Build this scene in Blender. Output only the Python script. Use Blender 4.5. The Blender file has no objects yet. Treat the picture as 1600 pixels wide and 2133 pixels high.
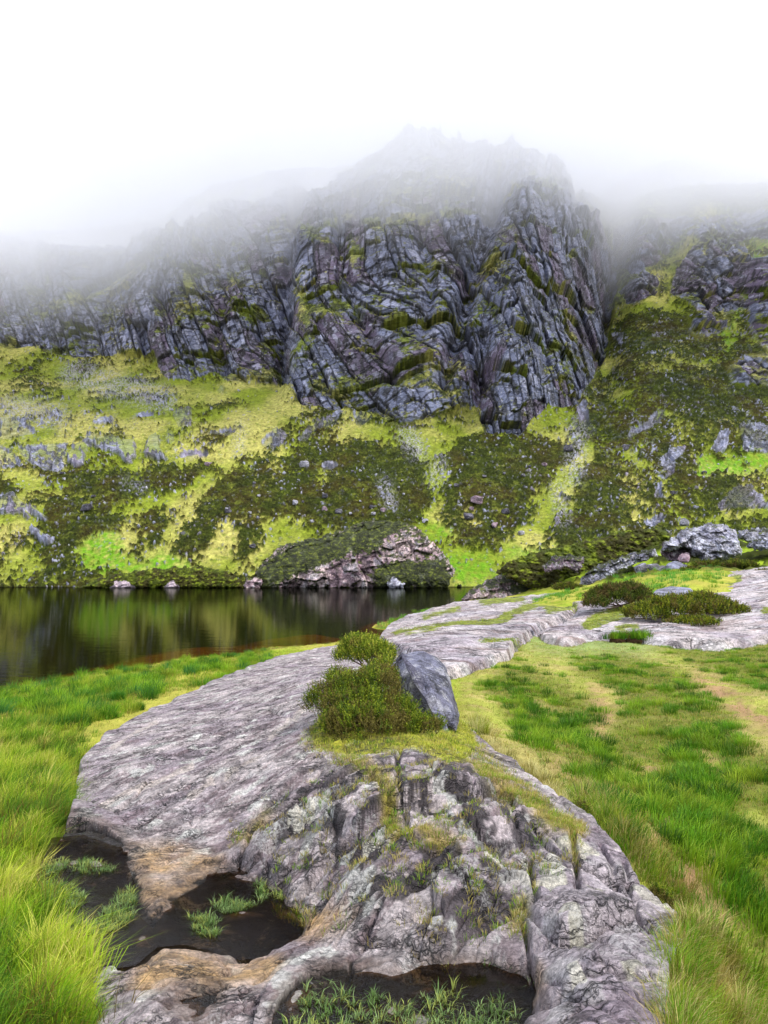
import bpy, math, random
import numpy as np
from mathutils import Vector

# ------------------------------------------------------------------ camera
F = 1540.0          # focal length in photo pixels (photo 1600 x 2133)
HOR = 1195.0        # horizon row
H = 3.0             # eye height over the lake (m)
PITCH = math.atan((HOR - 1066.5) / F)
scene = bpy.context.scene
cam_d = bpy.data.cameras.new("camera")
cam = bpy.data.objects.new("camera", cam_d)
scene.collection.objects.link(cam)
cam_d.sensor_fit = 'VERTICAL'
cam_d.sensor_height = 24.0
cam_d.lens = 24.0 * F / 2133.0
cam_d.clip_start = 0.05
cam_d.clip_end = 5000
cam.location = (0, 0, H)
cam.rotation_euler = (math.radians(90) + PITCH, 0, 0)
scene.camera = cam

# ------------------------------------------------------------------ light
SUN_EL, SUN_AZ = 50.0, 122.0      # azimuth clockwise from +Y (behind right shoulder)
world = bpy.data.worlds.new("World")
scene.world = world
world.use_nodes = True
nt = world.node_tree
nt.nodes.clear()
sky = nt.nodes.new('ShaderNodeTexSky')
sky.sky_type = 'NISHITA'
sky.sun_disc = False
sky.sun_elevation = math.radians(SUN_EL)
sky.sun_rotation = math.radians(SUN_AZ)
sky.air_density = 1.0
bg1 = nt.nodes.new('ShaderNodeBackground'); bg1.inputs[1].default_value = 0.05
nt.links.new(sky.outputs[0], bg1.inputs[0])
bg2 = nt.nodes.new('ShaderNodeBackground')            # the overcast cloud deck
bg2.inputs[0].default_value = (0.90, 0.925, 1.0, 1); bg2.inputs[1].default_value = 0.58
addn = nt.nodes.new('ShaderNodeAddShader')
wo = nt.nodes.new('ShaderNodeOutputWorld')
nt.links.new(bg1.outputs[0], addn.inputs[0]); nt.links.new(bg2.outputs[0], addn.inputs[1])
nt.links.new(addn.outputs[0], wo.inputs[0])
sd = bpy.data.lights.new("sun", 'SUN')
sd.energy = 1.5; sd.angle = math.radians(10); sd.color = (1.0, 0.95, 0.87)
sun = bpy.data.objects.new("sun", sd)
scene.collection.objects.link(sun)
az, el = math.radians(SUN_AZ), math.radians(SUN_EL)
sdir = Vector((math.sin(az) * math.cos(el), math.cos(az) * math.cos(el), math.sin(el)))
sun.rotation_euler = sdir.to_track_quat('Z', 'Y').to_euler()
sun.location = (20, -20, 60)

scene.view_settings.view_transform = 'Standard'
scene.view_settings.look = 'None'
scene.view_settings.exposure = 1.05
scene.view_settings.gamma = 1.0
try:
    scene.cycles.volume_bounces = 10
    scene.cycles.max_bounces = 10
    scene.cycles.diffuse_bounces = 3
    scene.cycles.transparent_max_bounces = 8
    scene.cycles.volume_step_rate = 1.0
    scene.cycles.volume_max_steps = 96
    scene.cycles.use_denoising = True
    scene.cycles.denoising_prefilter = 'ACCURATE'
    scene.cycles.sample_clamp_indirect = 4.0
except Exception as e:
    print(e)

# ------------------------------------------------------------------ helpers
C = scene.collection
rng = np.random.default_rng(7)

def tag(o, label=None, cat=None, group=None, kind=None):
    if label: o['label'] = label
    if cat: o['category'] = cat
    if group: o['group'] = group
    if kind: o['kind'] = kind
    return o

def mesh_np(name, co, faces, mat, parent=None, col=None, smooth=True, attrs=None, nv=None):
    """faces: (M,k) array, or list of such arrays"""
    me = bpy.data.meshes.new(name)
    fl = [np.asarray(f, dtype=np.int32) for f in (faces if isinstance(faces, list) else [faces])]
    me.vertices.add(len(co))
    me.vertices.foreach_set('co', np.ascontiguousarray(co, dtype=np.float32).ravel())
    nl = sum(f.size for f in fl); nf = sum(len(f) for f in fl)
    me.loops.add(nl); me.polygons.add(nf)
    me.loops.foreach_set('vertex_index', np.concatenate([f.ravel() for f in fl]))
    tot = np.concatenate([np.full(len(f), f.shape[1], np.int32) for f in fl])
    st = np.concatenate([[0], np.cumsum(tot)[:-1]]).astype(np.int32)
    me.polygons.foreach_set('loop_start', st)
    me.polygons.foreach_set('use_smooth', np.full(nf, smooth, dtype=bool))
    me.update(calc_edges=True)
    if col is not None:
        a = me.color_attributes.new('Col', 'FLOAT_COLOR', 'POINT')
        c4 = np.ones((len(co), 4), np.float32); c4[:, :3] = np.clip(col, 0, 1)
        a.data.foreach_set('color', c4.ravel())
    for k, v in (attrs or {}).items():
        a = me.attributes.new(k, 'FLOAT', 'POINT')
        a.data.foreach_set('value', np.ascontiguousarray(v, dtype=np.float32).ravel())
    me.materials.append(mat)
    o = bpy.data.objects.new(name, me)
    C.objects.link(o)
    if parent: o.parent = parent
    return o

# --- noise
def _h(ix, iy, iz, s):
    h = (ix.astype(np.int64) * 374761393 + iy.astype(np.int64) * 668265263 + iz.astype(np.int64) * 2147483647 + s * 974634777) & 0xffffffff
    h = ((h ^ (h >> 13)) * 1274126177) & 0xffffffff
    h = (h ^ (h >> 16)) * 2246822519 & 0xffffffff
    return ((h ^ (h >> 15)) & 0xffffff) / float(0x1000000)

def noise3(x, y, z, s=0):
    x = np.asarray(x, float); y = np.asarray(y, float) + 0 * x; z = np.asarray(z, float) + 0 * x
    fx, fy, fz = np.floor(x), np.floor(y), np.floor(z)
    ix, iy, iz = fx.astype(np.int64), fy.astype(np.int64), fz.astype(np.int64)
    x, y, z = x - fx, y - fy, z - fz
    u, v, w = [t * t * t * (t * (t * 6 - 15) + 10) for t in (x, y, z)]
    r = 0
    for dx in (0, 1):
        for dy in (0, 1):
            for dz in (0, 1):
                h = _h(ix + dx, iy + dy, iz + dz, s)
                a = h * 6.2831853 * 16
                g = (x - dx) * np.cos(a) + (y - dy) * np.sin(a) + (z - dz) * (h * 4 % 2 - 1)
                r = r + g * (u if dx else 1 - u) * (v if dy else 1 - v) * (w if dz else 1 - w)
    return r * 1.3

def fbm(x, y, z, o=4, s=0, gain=0.5):
    r, a, n = 0, 1.0, 0
    for i in range(o):
        r = r + a * noise3(x * 2.03 ** i, y * 2.03 ** i, z * 2.03 ** i, s + i * 17)
        n += a; a *= gain
    return r / n * 1.6

def voro(x, y, s=0, jit=0.9):
    """2-D voronoi: F1, F2, hash, offset vector to the cell centre"""
    fx, fy = np.floor(x), np.floor(y)
    ix, iy = fx.astype(np.int64), fy.astype(np.int64)
    F1 = np.full(x.shape, 9.0); F2 = np.full(x.shape, 9.0)
    hh = np.zeros(x.shape); ox = np.zeros(x.shape); oy = np.zeros(x.shape)
    z0 = np.zeros_like(ix)
    for dx in (-1, 0, 1):
        for dy in (-1, 0, 1):
            a = _h(ix + dx, iy + dy, z0, s); b = _h(ix + dx, iy + dy, z0 + 1, s)
            cx = fx + dx + 0.5 + (a - 0.5) * jit; cy = fy + dy + 0.5 + (b - 0.5) * jit
            d = np.hypot(x - cx, y - cy)
            new = d < F1
            F2 = np.where(new, F1, np.minimum(F2, d))
            F1 = np.where(new, d, F1)
            hh = np.where(new, _h(ix + dx, iy + dy, z0 + 2, s), hh)
            ox = np.where(new, x - cx, ox); oy = np.where(new, y - cy, oy)
    return F1, F2, hh, ox, oy

def brick(a, b, w, h, s):
    """angular blocks between straight joints: block hash, column hash, local u v, distance to joint"""
    q = a / w; q = q + .33 * noise3(q * .7, 0 * q, s, s + 1)
    ia = np.floor(q); fa = q - ia; i_ = ia.astype(np.int64); z0 = np.zeros_like(i_)
    hc = _h(i_, z0 + 5, z0, s)
    r = b / h + hc * 9.0; r = r + .33 * noise3(r * .8, ia, s, s + 2)
    # joints across the column are tilted a little, each its own way
    ib0 = np.floor(r); r = r + (fa - .5) * (_h(i_, z0 + 6, z0, s) - .35) * .5
    ib = np.floor(r); fb = r - ib; j_ = ib.astype(np.int64)
    hb = _h(i_, j_, z0 + 1, s); h2 = _h(i_, j_, z0 + 2, s); h3 = _h(i_, j_, z0 + 3, s)
    ed = np.minimum(np.minimum(fa, 1 - fa) * w, np.minimum(fb, 1 - fb) * h)
    return hb, hc, h2, h3, fa - .5, fb - .5, ed
def sm(a, b, x):
    t = np.clip((x - a) / (b - a), 0, 1)
    return t * t * (3 - 2 * t)

def lin(r, g, b, k=1.0):
    def f(c):
        c = c / 255.0
        return (c / 12.92 if c <= 0.04045 else ((c + 0.055) / 1.055) ** 2.4) * k
    return np.array([f(r), f(g), f(b)])

# --- photo geometry: a pixel of the photograph and a distance give a place in the world
cP, sP = math.cos(PITCH), math.sin(PITCH)
def ray(px, py):
    r = (np.asarray(px, float) - 800) / F; u = (1066.5 - np.asarray(py, float)) / F
    fy = cP - u * sP; fz = sP + u * cP
    return r / fy, fz / fy                      # dx/dy , dz/dy
def at(px, py, Y):
    a, b = ray(px, py)
    return np.stack(np.broadcast_arrays(a * Y, Y, H + b * Y), -1)
def atz(px, py, z):
    a, b = ray(px, py)
    Y = (z - H) / b
    return np.stack(np.broadcast_arrays(a * Y, Y, z), -1)
def topx(x, y, z):
    dz = z - H
    f = y * cP + dz * sP; u = -y * sP + dz * cP
    f = np.maximum(f, 0.05)
    return 800 + F * x / f, 1066.5 - F * u / f

# --- masks drawn as polygons and strokes on a half-size map of the place
MW, MH = 1000, 1200      # covers px -200..1800, py 0..2400 at half size
gx, gy = np.meshgrid((np.arange(MW) + 0.5) * 2 - 200, (np.arange(MH) + 0.5) * 2)
def pmask(*polys):
    m = np.zeros((MH, MW), bool)
    for P in polys:
        P = np.array(P, float)
        x0, x1 = int((P[:, 0].min() + 200) / 2) - 1, int((P[:, 0].max() + 200) / 2) + 2
        y0, y1 = int(P[:, 1].min() / 2) - 1, int(P[:, 1].max() / 2) + 2
        x0, y0 = max(x0, 0), max(y0, 0)
        X, Y = gx[y0:y1, x0:x1], gy[y0:y1, x0:x1]
        c = np.zeros(X.shape, bool)
        j = len(P) - 1
        for i in range(len(P)):
            xi, yi = P[i]; xj, yj = P[j]
            if yi != yj:
                c ^= ((yi > Y) != (yj > Y)) & (X < (xj - xi) * (Y - yi) / (yj - yi) + xi)
            j = i
        m[y0:y1, x0:x1] |= c
    return m.astype(float)
def smask(*strokes):
    m = np.zeros((MH, MW))
    for pts, w in strokes:
        for (ax, ay), (bx, by) in zip(pts[:-1], pts[1:]):
            x0, x1 = min(ax, bx) - w, max(ax, bx) + w; y0, y1 = min(ay, by) - w, max(ay, by) + w
            i0, i1 = max(int((x0 + 200) / 2), 0), int((x1 + 200) / 2) + 1
            j0, j1 = max(int(y0 / 2), 0), int(y1 / 2) + 1
            X, Y = gx[j0:j1, i0:i1], gy[j0:j1, i0:i1]
            L = (bx - ax) ** 2 + (by - ay) ** 2 + 1e-9
            t = np.clip(((X - ax) * (bx - ax) + (Y - ay) * (by - ay)) / L, 0, 1)
            d = np.hypot(X - ax - t * (bx - ax), Y - ay - t * (by - ay))
            m[j0:j1, i0:i1] = np.maximum(m[j0:j1, i0:i1], (d < w / 2).astype(float))
    return m
def blur(m, r):
    """r in photo px; three box passes"""
    k = max(1, int(r / 2))
    for ax in (0, 1):
        for _ in range(3):
            pad = [(0, 0), (0, 0)]; pad[ax] = (k + 1, k)
            c = np.cumsum(np.pad(m, pad, mode='edge'), axis=ax)
            n = 2 * k + 1
            m = (np.take(c, np.arange(n, c.shape[ax]), ax) - np.take(c, np.arange(0, c.shape[ax] - n), ax)) / n
    return m
def samp(m, px, py):
    u = np.clip((px + 200) / 2 - 0.5, 0, MW - 1.001); v = np.clip(py / 2 - 0.5, 0, MH - 1.001)
    i, j = u.astype(int), v.astype(int); a, b = u - i, v - j
    return (m[j, i] * (1 - a) + m[j, i + 1] * a) * (1 - b) + (m[j + 1, i] * (1 - a) + m[j + 1, i + 1] * a) * b
def curve(pts, x):
    p = np.array(pts, float)
    return np.interp(x, p[:, 0], p[:, 1])

# ------------------------------------------------------------------ materials
def base_mat(name):
    m = bpy.data.materials.new(name); m.use_nodes = True
    n = m.node_tree; n.nodes.clear()
    out = n.nodes.new('ShaderNodeOutputMaterial'); b = n.nodes.new('ShaderNodeBsdfPrincipled')
    n.links.new(b.outputs[0], out.inputs[0])
    return m, n, b, out
def ramp(n, src, stops):
    r = n.nodes.new('ShaderNodeValToRGB')
    e = r.color_ramp.elements
    while len(e) < len(stops): e.new(0.5)
    for k, (p, c) in enumerate(stops):
        e[k].position = p; e[k].color = (c, c, c, 1) if not hasattr(c, '__len__') else (*c, 1)
    n.links.new(src, r.inputs[0]); return r.outputs[0]
def tex(n, kind, scale, detail=4, rough=0.6, vec=None, **kw):
    t = n.nodes.new(kind)
    t.inputs['Scale'].default_value = scale
    if 'Detail' in t.inputs: t.inputs['Detail'].default_value = detail
    if 'Roughness' in t.inputs: t.inputs['Roughness'].default_value = rough
    for k, v in kw.items():
        if k in t.inputs: t.inputs[k].default_value = v
        else: setattr(t, k, v)
    if vec: n.links.new(vec, t.inputs['Vector'])
    return t
def mul(n, c1, c2, fac=1.0, bt='MULTIPLY'):
    x = n.nodes.new('ShaderNodeMix'); x.data_type = 'RGBA'; x.blend_type = bt
    if hasattr(fac, 'node'): n.links.new(fac, x.inputs[0])
    else: x.inputs[0].default_value = fac
    for s, c in ((6, c1), (7, c2)):
        if hasattr(c, 'node'): n.links.new(c, x.inputs[s])
        else: x.inputs[s].default_value = (*c, 1)
    return x.outputs[2]
def surf_mat(name, fine=1.0, bump=0.1, lo=0.6, hi=1.35, rough=0.75, spec=0.3, stretch=(1, 1, 1), rot=(0, 0, 0), crack=0.0):
    """albedo from the mesh's own colour layer, broken up by fine procedural noise and bump"""
    m, n, b, out = base_mat(name)
    tc = n.nodes.new('ShaderNodeTexCoord'); mp = n.nodes.new('ShaderNodeMapping')
    mp.inputs['Scale'].default_value = stretch; mp.inputs['Rotation'].default_value = rot
    n.links.new(tc.outputs['Object'], mp.inputs[0])
    at_ = n.nodes.new('ShaderNodeAttribute'); at_.attribute_name = 'Col'
    t1 = tex(n, 'ShaderNodeTexNoise', fine, 6, 0.7, mp.outputs[0])
    g = ramp(n, t1.outputs[0], [(0.3, lo), (0.7, hi)])
    c = mul(n, at_.outputs[0], g)
    n.links.new(c, b.inputs['Base Color'])
    b.inputs['Roughness'].default_value = rough
    b.inputs['Specular IOR Level'].default_value = spec
    h = t1.outputs[0]
    if crack:
        v = tex(n, 'ShaderNodeTexVoronoi', fine * crack, vec=mp.outputs[0], feature='DISTANCE_TO_EDGE')
        cr = ramp(n, v.outputs[0], [(0.0, 0.0), (0.05, 1.0)])
        h = mul(n, t1.outputs[0], cr, 0.5)
    bp = n.nodes.new('ShaderNodeBump'); bp.inputs['Distance'].default_value = bump; bp.inputs['Strength'].default_value = 0.9
    n.links.new(h, bp.inputs['Height']); n.links.new(bp.outputs[0], b.inputs['Normal'])
    return m

M_hill = surf_mat('hill_surface', 1.2, 0.5, 0.6, 1.4, 0.8, 0.15)
M_cliff = surf_mat('cliff_rock', 0.9, 0.7, 0.55, 1.5, 0.5, 0.45, stretch=(0.5, 1, 1.6), rot=(0, 0.35, 0), crack=0.35)
QUICK = False
CL0, CL1, CLD = 106.0, 158.0, 0.036
# ------------------------------------------------------------------ the mountain: slope, cliffs, ledges
# class maps (fractions), all anchored to features of the far slope
rockP = [[(35,925),(75,925),(140,920),(140,935),(135,975),(120,985),(95,982),(60,965),(45,945)],
 [(0,925),(25,935),(50,970),(30,975),(-40,970),(-40,925)], [(-40,870),(30,865),(75,895),(75,905),(20,915),(-40,905)],
 [(150,930),(180,915),(185,935),(175,975),(160,980),(140,965)], [(180,905),(270,925),(285,925),(285,960),(265,975),(250,950),(180,930)],
 [(300,950),(310,915),(335,905),(335,940),(355,960),(330,965),(305,960)], [(345,905),(365,900),(365,925),(350,925)],
 [(270,860),(325,855),(320,865),(280,872)], [(360,860),(400,850),(400,890),(370,890)], [(195,870),(245,865),(230,885),(195,885)],
 [(-40,1028),(0,1028),(30,1035),(55,1055),(108,1092),(92,1092),(65,1074),(25,1073),(-40,1070)],
 [(618,920),(640,895),(700,860),(722,853),(700,882),(650,905),(640,922)], [(538,922),(575,893),(602,915),(570,937)],
 [(430,905),(470,890),(500,900),(470,912)], [(400,933),(435,935),(430,952),(400,952)], [(375,938),(400,935),(400,958),(370,950)],
 [(732,862),(760,853),(768,880),(745,892)], [(670,965),(690,960),(710,965),(690,978),(672,980)],
 [(1305,915),(1315,895),(1350,880),(1362,858),(1388,853),(1380,875),(1340,900),(1310,922)],
 [(1372,985),(1380,955),(1395,940),(1428,932),(1426,946),(1405,965),(1405,990),(1380,1005),(1392,985),(1375,975)],
 [(1495,1050),(1530,1020),(1560,1014),(1600,1048),(1640,1050),(1600,1058),(1500,1058)],
 [(1480,935),(1500,908),(1520,905),(1510,945),(1492,945)], [(1535,890),(1560,885),(1640,890),(1640,945),(1550,945)],
 [(1365,1015),(1378,1000),(1380,1040),(1362,1040)], [(1340,1085),(1375,1075),(1388,1080),(1360,1102),(1345,1100)],
 [(45,1075),(65,1078),(62,1088)], [(60,1100),(90,1115),(118,1130),(100,1142),(65,1115)],
 [(450,815),(470,808),(465,825)], [(1270,690),(1300,700),(1290,730)], [(1200,840),(1220,835),(1230,890),(1205,880)]]
crags = [[(1275, 470), (1420, 455), (1700, 420), (1700, 520), (1560, 500), (1460, 492), (1400, 500), (1330, 565), (1285, 560)],
 [(1540, 560), (1640, 520), (1700, 520), (1700, 760), (1600, 740), (1560, 680)],
[(1440,640),(1395,605),(1410,560),(1440,520),(1465,490),(1540,490),(1562,560),(1550,640),(1500,665)],
 [(1285,605),(1340,565),(1375,580),(1370,612),(1310,632)], [(1515,770),(1560,745),(1640,760),(1640,800),(1530,800)],
 [(1315,520),(1400,480),(1420,500),(1370,550),(1320,560)], [(1430,660),(1520,670),(1500,700),(1440,700)],
 [(1575,610),(1640,540),(1640,720),(1590,720)]]
cliffP = [(-200,715),(60,716),(110,735),(160,745),(230,740),(325,755),(345,790),(400,792),(455,776),(475,800),(580,805),(598,795),(625,838),
 (690,850),(760,850),(830,890),(925,868),(1000,850),(1010,900),(1080,905),(1130,852),(1205,838),(1262,745),(1275,650),(1290,560),(1260,480),(1230,400),(1180,350),(1130,300),(900,230),(600,240),(-200,240)]
ledge = smask(([(40,665),(150,625),(220,600),(285,565)],16),([(285,565),(300,545)],14),([(660,650),(740,625),(760,640)],12),([(640,480),(690,500)],14),([(780,470),(930,462)],10),
 ([(735,500),(740,560)],14),([(620,590),(640,700),(610,740)],20),([(350,580),(420,570)],10),([(850,790),(1000,760)],8),([(1130,720),(1200,700)],8),([(640,800),(850,790),(960,830)],14),([(1010,620),(1060,650)],10),([(1185,520),(1215,535)],8),([(690,560),(705,700)],6),([(1000,600),(985,640),(1050,680)],10),([(860,560),(870,640)],6),([(400,640),(440,700)],8),([(520,660),(560,640)],8),([(170,700),(260,690)],8),([(900,760),(880,800)],10),([(1080,640),(1180,650)],7),([(470,560),(540,590)],8),([(820,700),(900,690)],6))
heath = [[(95,970),(200,985),(260,985),(400,965),(462,980),(440,1000),(340,1030),(220,1042),(150,1015),(100,990)],
 [(50,1030),(100,1020),(150,1040),(155,1100),(120,1115),(60,1060)], [(-200,985),(25,1000),(35,1030),(-200,1030)],
 [(115,1060),(155,1045),(165,1100),(230,1060),(250,1090),(240,1115),(190,1120),(172,1150),(170,1175),(100,1190),(92,1160),(120,1120)],
 [(250,1085),(270,1090),(275,1105),(258,1103)], [(300,1070),(330,1060),(352,1070),(320,1095),(293,1095)],
 [(300,1130),(310,1105),(345,1075),(377,1085),(335,1130),(310,1140)], [(358,1162),(390,1110),(430,1098),(442,1130),(420,1162),(385,1180),(355,1170)],
 [(230,1110),(255,1110),(272,1140),(245,1140)], [(188,1182),(200,1155),(240,1160),(252,1178),(230,1188),(195,1188)], [(280,1158),(305,1155),(307,1169),(283,1169)],
 [(452,1005),(520,945),(570,945),(640,955),(700,918),(835,912),(880,955),(905,1010),(905,1060),(850,1100),(700,1092),(600,1065),(500,1070),(450,1090),(400,1078),(440,1030)],
 [(925,935),(970,918),(1060,903),(1215,925),(1185,970),(1130,1000),(1080,1035),(1000,1065),(950,1080),(925,1050),(945,1000),(915,965)],
 [(1230,900),(1290,1010),(1270,1070),(1210,1090),(1190,1060),(1215,1000)], [(1330,790),(1450,775),(1540,790),(1600,830),(1560,870),(1450,880),(1380,840)],
 [(900,1060),(1150,1050),(1080,1110),(1000,1140),(930,1120)], [(470,1110),(530,1085),(560,1120),(500,1150)], [(1280,660),(1380,650),(1420,730),(1350,760),(1270,740)],
 [(1180,1090),(1290,1080),(1300,1110),(1200,1130)]]
grassP = [[(830,902),(900,868),(930,885),(1000,852),(1000,905),(960,915),(930,960),(890,960),(870,925),(760,908),(700,902),(740,885),(800,895)],
 [(540,803),(600,800),(640,850),(570,900),(490,940),(430,960),(500,890)], [(0,985),(60,985),(95,1010),(60,1040),(40,1020)],
 [(600,985),(625,980),(625,1005)],[(560,965),(600,975),(590,990),(560,985)],[(655,985),(690,985),(685,1005),(660,1000)],
 [(1070,870),(1200,842),(1180,880),(1100,900)]]
grassS = smask(([(932,872),(912,950),(915,1000),(903,1060),(885,1090),(925,1150),(985,1185)],30),([(1235,945),(1180,1005),(1150,1055),(1105,1110),(1080,1150),(1000,1185)],32),
 ([(470,985),(400,1005),(335,1045),(285,1065),(280,1110),(262,1150)],16),([(330,1150),(375,1090),(410,1075)],18),([(560,870),(520,925),(470,965)],30),([(440,1165),(480,1120)],36),
 ([(1440,515),(1385,585),(1400,622),(1300,645),(1265,665)],30),([(1230,700),(1300,850)],12),([(620,1120),(560,1140),(520,1180),(440,1190)],26),([(760,1095),(640,1115)],10),([(1380,1010),(1420,1080)],20),([(1500,980),(1640,950)],30),([(1440,1080),(1640,1065)],22),([(1300,960),(1360,920)],16))
brightP = [[(172,1142),(195,1115),(245,1115),(268,1150),(250,1165),(350,1172),(345,1185),(230,1192),(168,1182)], [(1040,1152),(1240,1138),(1245,1156),(1060,1167)],
 [(890,1165),(940,1150),(1030,1165),(1030,1215),(930,1220),(950,1190)], [(300,1182),(330,1150),(360,1165),(440,1178),(330,1190)], [(870,1095),(960,1105),(940,1125),(890,1115)], [(1440,955),(1600,945),(1600,975),(1460,1000)], [(1380,1200),(1640,1150),(1640,1240),(1380,1240)]]
screeS = smask(([(845,905),(870,945)],34),([(505,885),(495,940)],12),([(1205,890),(1195,1000)],34),([(1160,1020),(1175,1090)],22),([(915,960),(905,1000)],22),([(150,780),(340,830)],50),([(20,850),(120,870)],40),([(800,1010),(815,1060)],20),([(260,1010),(300,1020)],10))
mRock, mCrag, mCliff = pmask(*rockP), pmask(*crags), pmask(cliffP)
mHeath, mGrass = pmask(*heath), np.clip(pmask(*grassP) + grassS, 0, 1)
mBright = np.clip(pmask(*brightP) + smask(([(1590,480),(1572,600),(1530,655),(1508,740)],16)), 0, 1)
baseH = np.interp(gx[0], [0, 500, 700, 1150, 1250, 1800], [.45, .42, .55, .56, .66, .66])[None, :] + 0 * gy
baseH = np.where(gy < 960, baseH - 0.12 * (gx < 620), baseH)
fH = blur(np.clip(baseH * (1 - mHeath) + 0.86 * mHeath, 0, 1) * (1 - 0.72 * mGrass) * (1 - 0.8 * mBright), 9)
fR = blur(np.maximum(0.05, 0.92 * mRock), 3)
regR = pmask([(-200, 810), (120, 800), (330, 850), (470, 880), (430, 960), (300, 975), (120, 975), (-200, 975)], [(600, 840), (760, 860), (1000, 860), (1010, 905), (780, 895), (620, 930)], [(1170, 860), (1400, 840), (1440, 960), (1380, 1040), (1240, 960)], [(1290, 640), (1600, 690), (1640, 830), (1300, 800)], [(-200, 1070), (60, 1080), (130, 1150), (60, 1150)])
fR = np.maximum(fR, .34 * blur(regR, 16))
fR = np.maximum(fR, blur(np.maximum(0.82 * mCrag, 0.30 * ((gx > 1180) & (gy > 680) & (gy < 900))), 8))
fC = np.maximum(blur(mCliff, 3) * (1 - 0.55 * blur(ledge, 6)), blur(mCrag, 5))
fS, fB, fG = blur(screeS, 8), blur(mBright, 8), blur(mGrass, 5)
slopeM = blur(np.where(mCliff > 0.5, 1.0, 0) * (1 - 0.6 * ledge), 14)
rightM = sm(1230, 1330, gx) * (gy < 960)
cragM = blur(mCrag, 14)

STEP = 2.0 if QUICK else 1.45
cols = np.arange(-160, 1761, STEP); rows = np.arange(1234, 240, -STEP)
PX, PY = np.meshgrid(cols, rows)
# integrate the profile up every column
_, T = ray(PX, PY)
ang = 40 + 32 * samp(slopeM, PX, PY) + 12 * samp(blur(rightM, 30), PX, PY) + 18 * samp(cragM, PX, PY)
ang = np.where(PY < 470, np.minimum(ang, 62), ang)
ang -= 12 * sm(120, 0, 1226 - PY) * 0.6
tan_s = np.tan(np.radians(ang))
Y = np.zeros_like(T); Y[0] = 166.0
for i in range(1, len(rows)):
    dt = T[i] - T[i - 1]
    Y[i] = Y[i - 1] + Y[i - 1] * dt / np.maximum(tan_s[i] - T[i], 0.22)
# buttress stands in front of the left cliffs; gullies cut back
edge = curve([(240, 660), (400, 636), (520, 612), (700, 600), (800, 596), (900, 560), (1230, 560)], PY)
Y *= 1 + 0.10 * sm(edge + 4, edge - 14, PX) * sm(860, 760, PY) * (PX > -500)
Y *= 1 + 0.03 * np.exp(-((PX - (1000 - (PY - 800) * 0.13)) / 26.0) ** 2) * sm(930, 820, PY)
Y *= 1 + 0.05 * np.exp(-((PX - (1262 + (740 - PY) * 0.10)) / 30.0) ** 2) * sm(900, 760, PY)
Y *= 1 - 0.03 * np.exp(-((PX - 1110) / 70.0) ** 2) * sm(950, 800, PY)
Y *= 1 + 0.09 * sm(1150, 1290, PX) * sm(900, 600, PY)
ftop = curve([(600, 470), (700, 448), (780, 462), (930, 455), (1005, 478), (1035, 440), (1060, 396), (1120, 380), (1190, 405), (1260, 480)], PX) + 8 * noise3(PX * .03, 0 * PX, 6)
Y *= 1 + 0.07 * sm(ftop + 3, ftop - 12, PY) * sm(596, 612, PX) * sm(1290, 1250, PX)
P = at(PX, PY, Y)
X_, Y_, Z_ = P[..., 0], P[..., 1], P[..., 2]
gul = blur(smask(([(1040, 380), (1020, 470), (985, 560), (955, 680), (925, 800)], 26), ([(1035, 450), (1000, 560), (965, 680), (925, 800)], 14), ([(1262, 480), (1288, 560), (1268, 700), (1262, 760)], 18), ([(700, 440), (720, 560), (760, 680), (830, 800)], 8),
  ([(470, 640), (455, 720), (470, 790)], 10), ([(610, 520), (600, 700), (590, 800)], 16), ([(560, 640), (540, 720)], 8), ([(330, 600), (350, 700)], 8), ([(880, 470), (900, 600), (880, 700)], 8), ([(1110, 600), (1150, 700), (1130, 800)], 8), ([(140, 640), (120, 720)], 8), ([(1010, 700), (1000, 860)], 10), ([(1200, 380), (1190, 520), (1230, 640)], 8)), 6)
Y_ = Y_ + 0
cliffW = np.clip(samp(fC, PX + 5 * noise3(PX * .03, PY * .03, 1), PY + 7 * noise3(PX * .03, PY * .03, 2)), 0, 1)
cragW = samp(fR, PX, PY)
rockness = np.clip(np.maximum(cliffW, cragW * 0.9), 0, 1)
# big relief of cliffs: leaning slabs
wx = X_ + 1.1 * fbm(X_ * .06, Z_ * .06, 3.1, 3, 5); wz = Z_ + 1.1 * fbm(X_ * .06, Z_ * .06, 7.7, 3, 9)
lean = .30 + .16 * np.clip(noise3(X_ * .018, Z_ * .014, 4.4, 8) * 2, -1, 1)
aa = wx + lean * wz; bb = wz - 0.30 * wx
relief = 0; chash = []
for w_, h_, amp, s in ((17, 44, 4.2, 14), (7.5, 17, 2.3, 11), (3.3, 6.5, 1.05, 12), (1.5, 2.4, .42, 13)):
    hb, hc, h2, h3, fa, fb, ed = brick(aa + (2.3 * s % 7), bb + (3.1 * s % 5), w_, h_, s)
    relief = relief + amp * (.8 * (hb - .5) + .7 * (hc - .5) + (h2 - .5) * 1.5 * fa - (h3 * 1.3 - .25) * 1.3 * fb) - amp * .28 * sm(.05 * w_, 0, ed)
    chash.append(hb) if s != 14 else None
    if s == 11: seam = sm(.50, .12, ed)
    if s == 12: seam = np.maximum(seam, .8 * sm(.30, .08, ed))
crk_ = sm(.22, .05, ed)
bed = (wz - 0.38 * wx) / 1.5 + .5 * fbm(X_ * .08, Z_ * .08, 2, 3, 33)
saw = bed - np.floor(bed)
relief = relief + 0.30 * (saw - 0.5) * (chash[0] > .4)
bed3 = (wz - 0.22 * wx) / 13.0 + 1.1 * fbm(X_ * .02, Z_ * .03, 2, 3, 34); saw3 = bed3 - np.floor(bed3)
relief = relief + 3.2 * (saw3 - .5)
relief = relief + 0.25 * fbm(X_ * .5, Y_ * .5, Z_ * .5, 4, 41)
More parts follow.
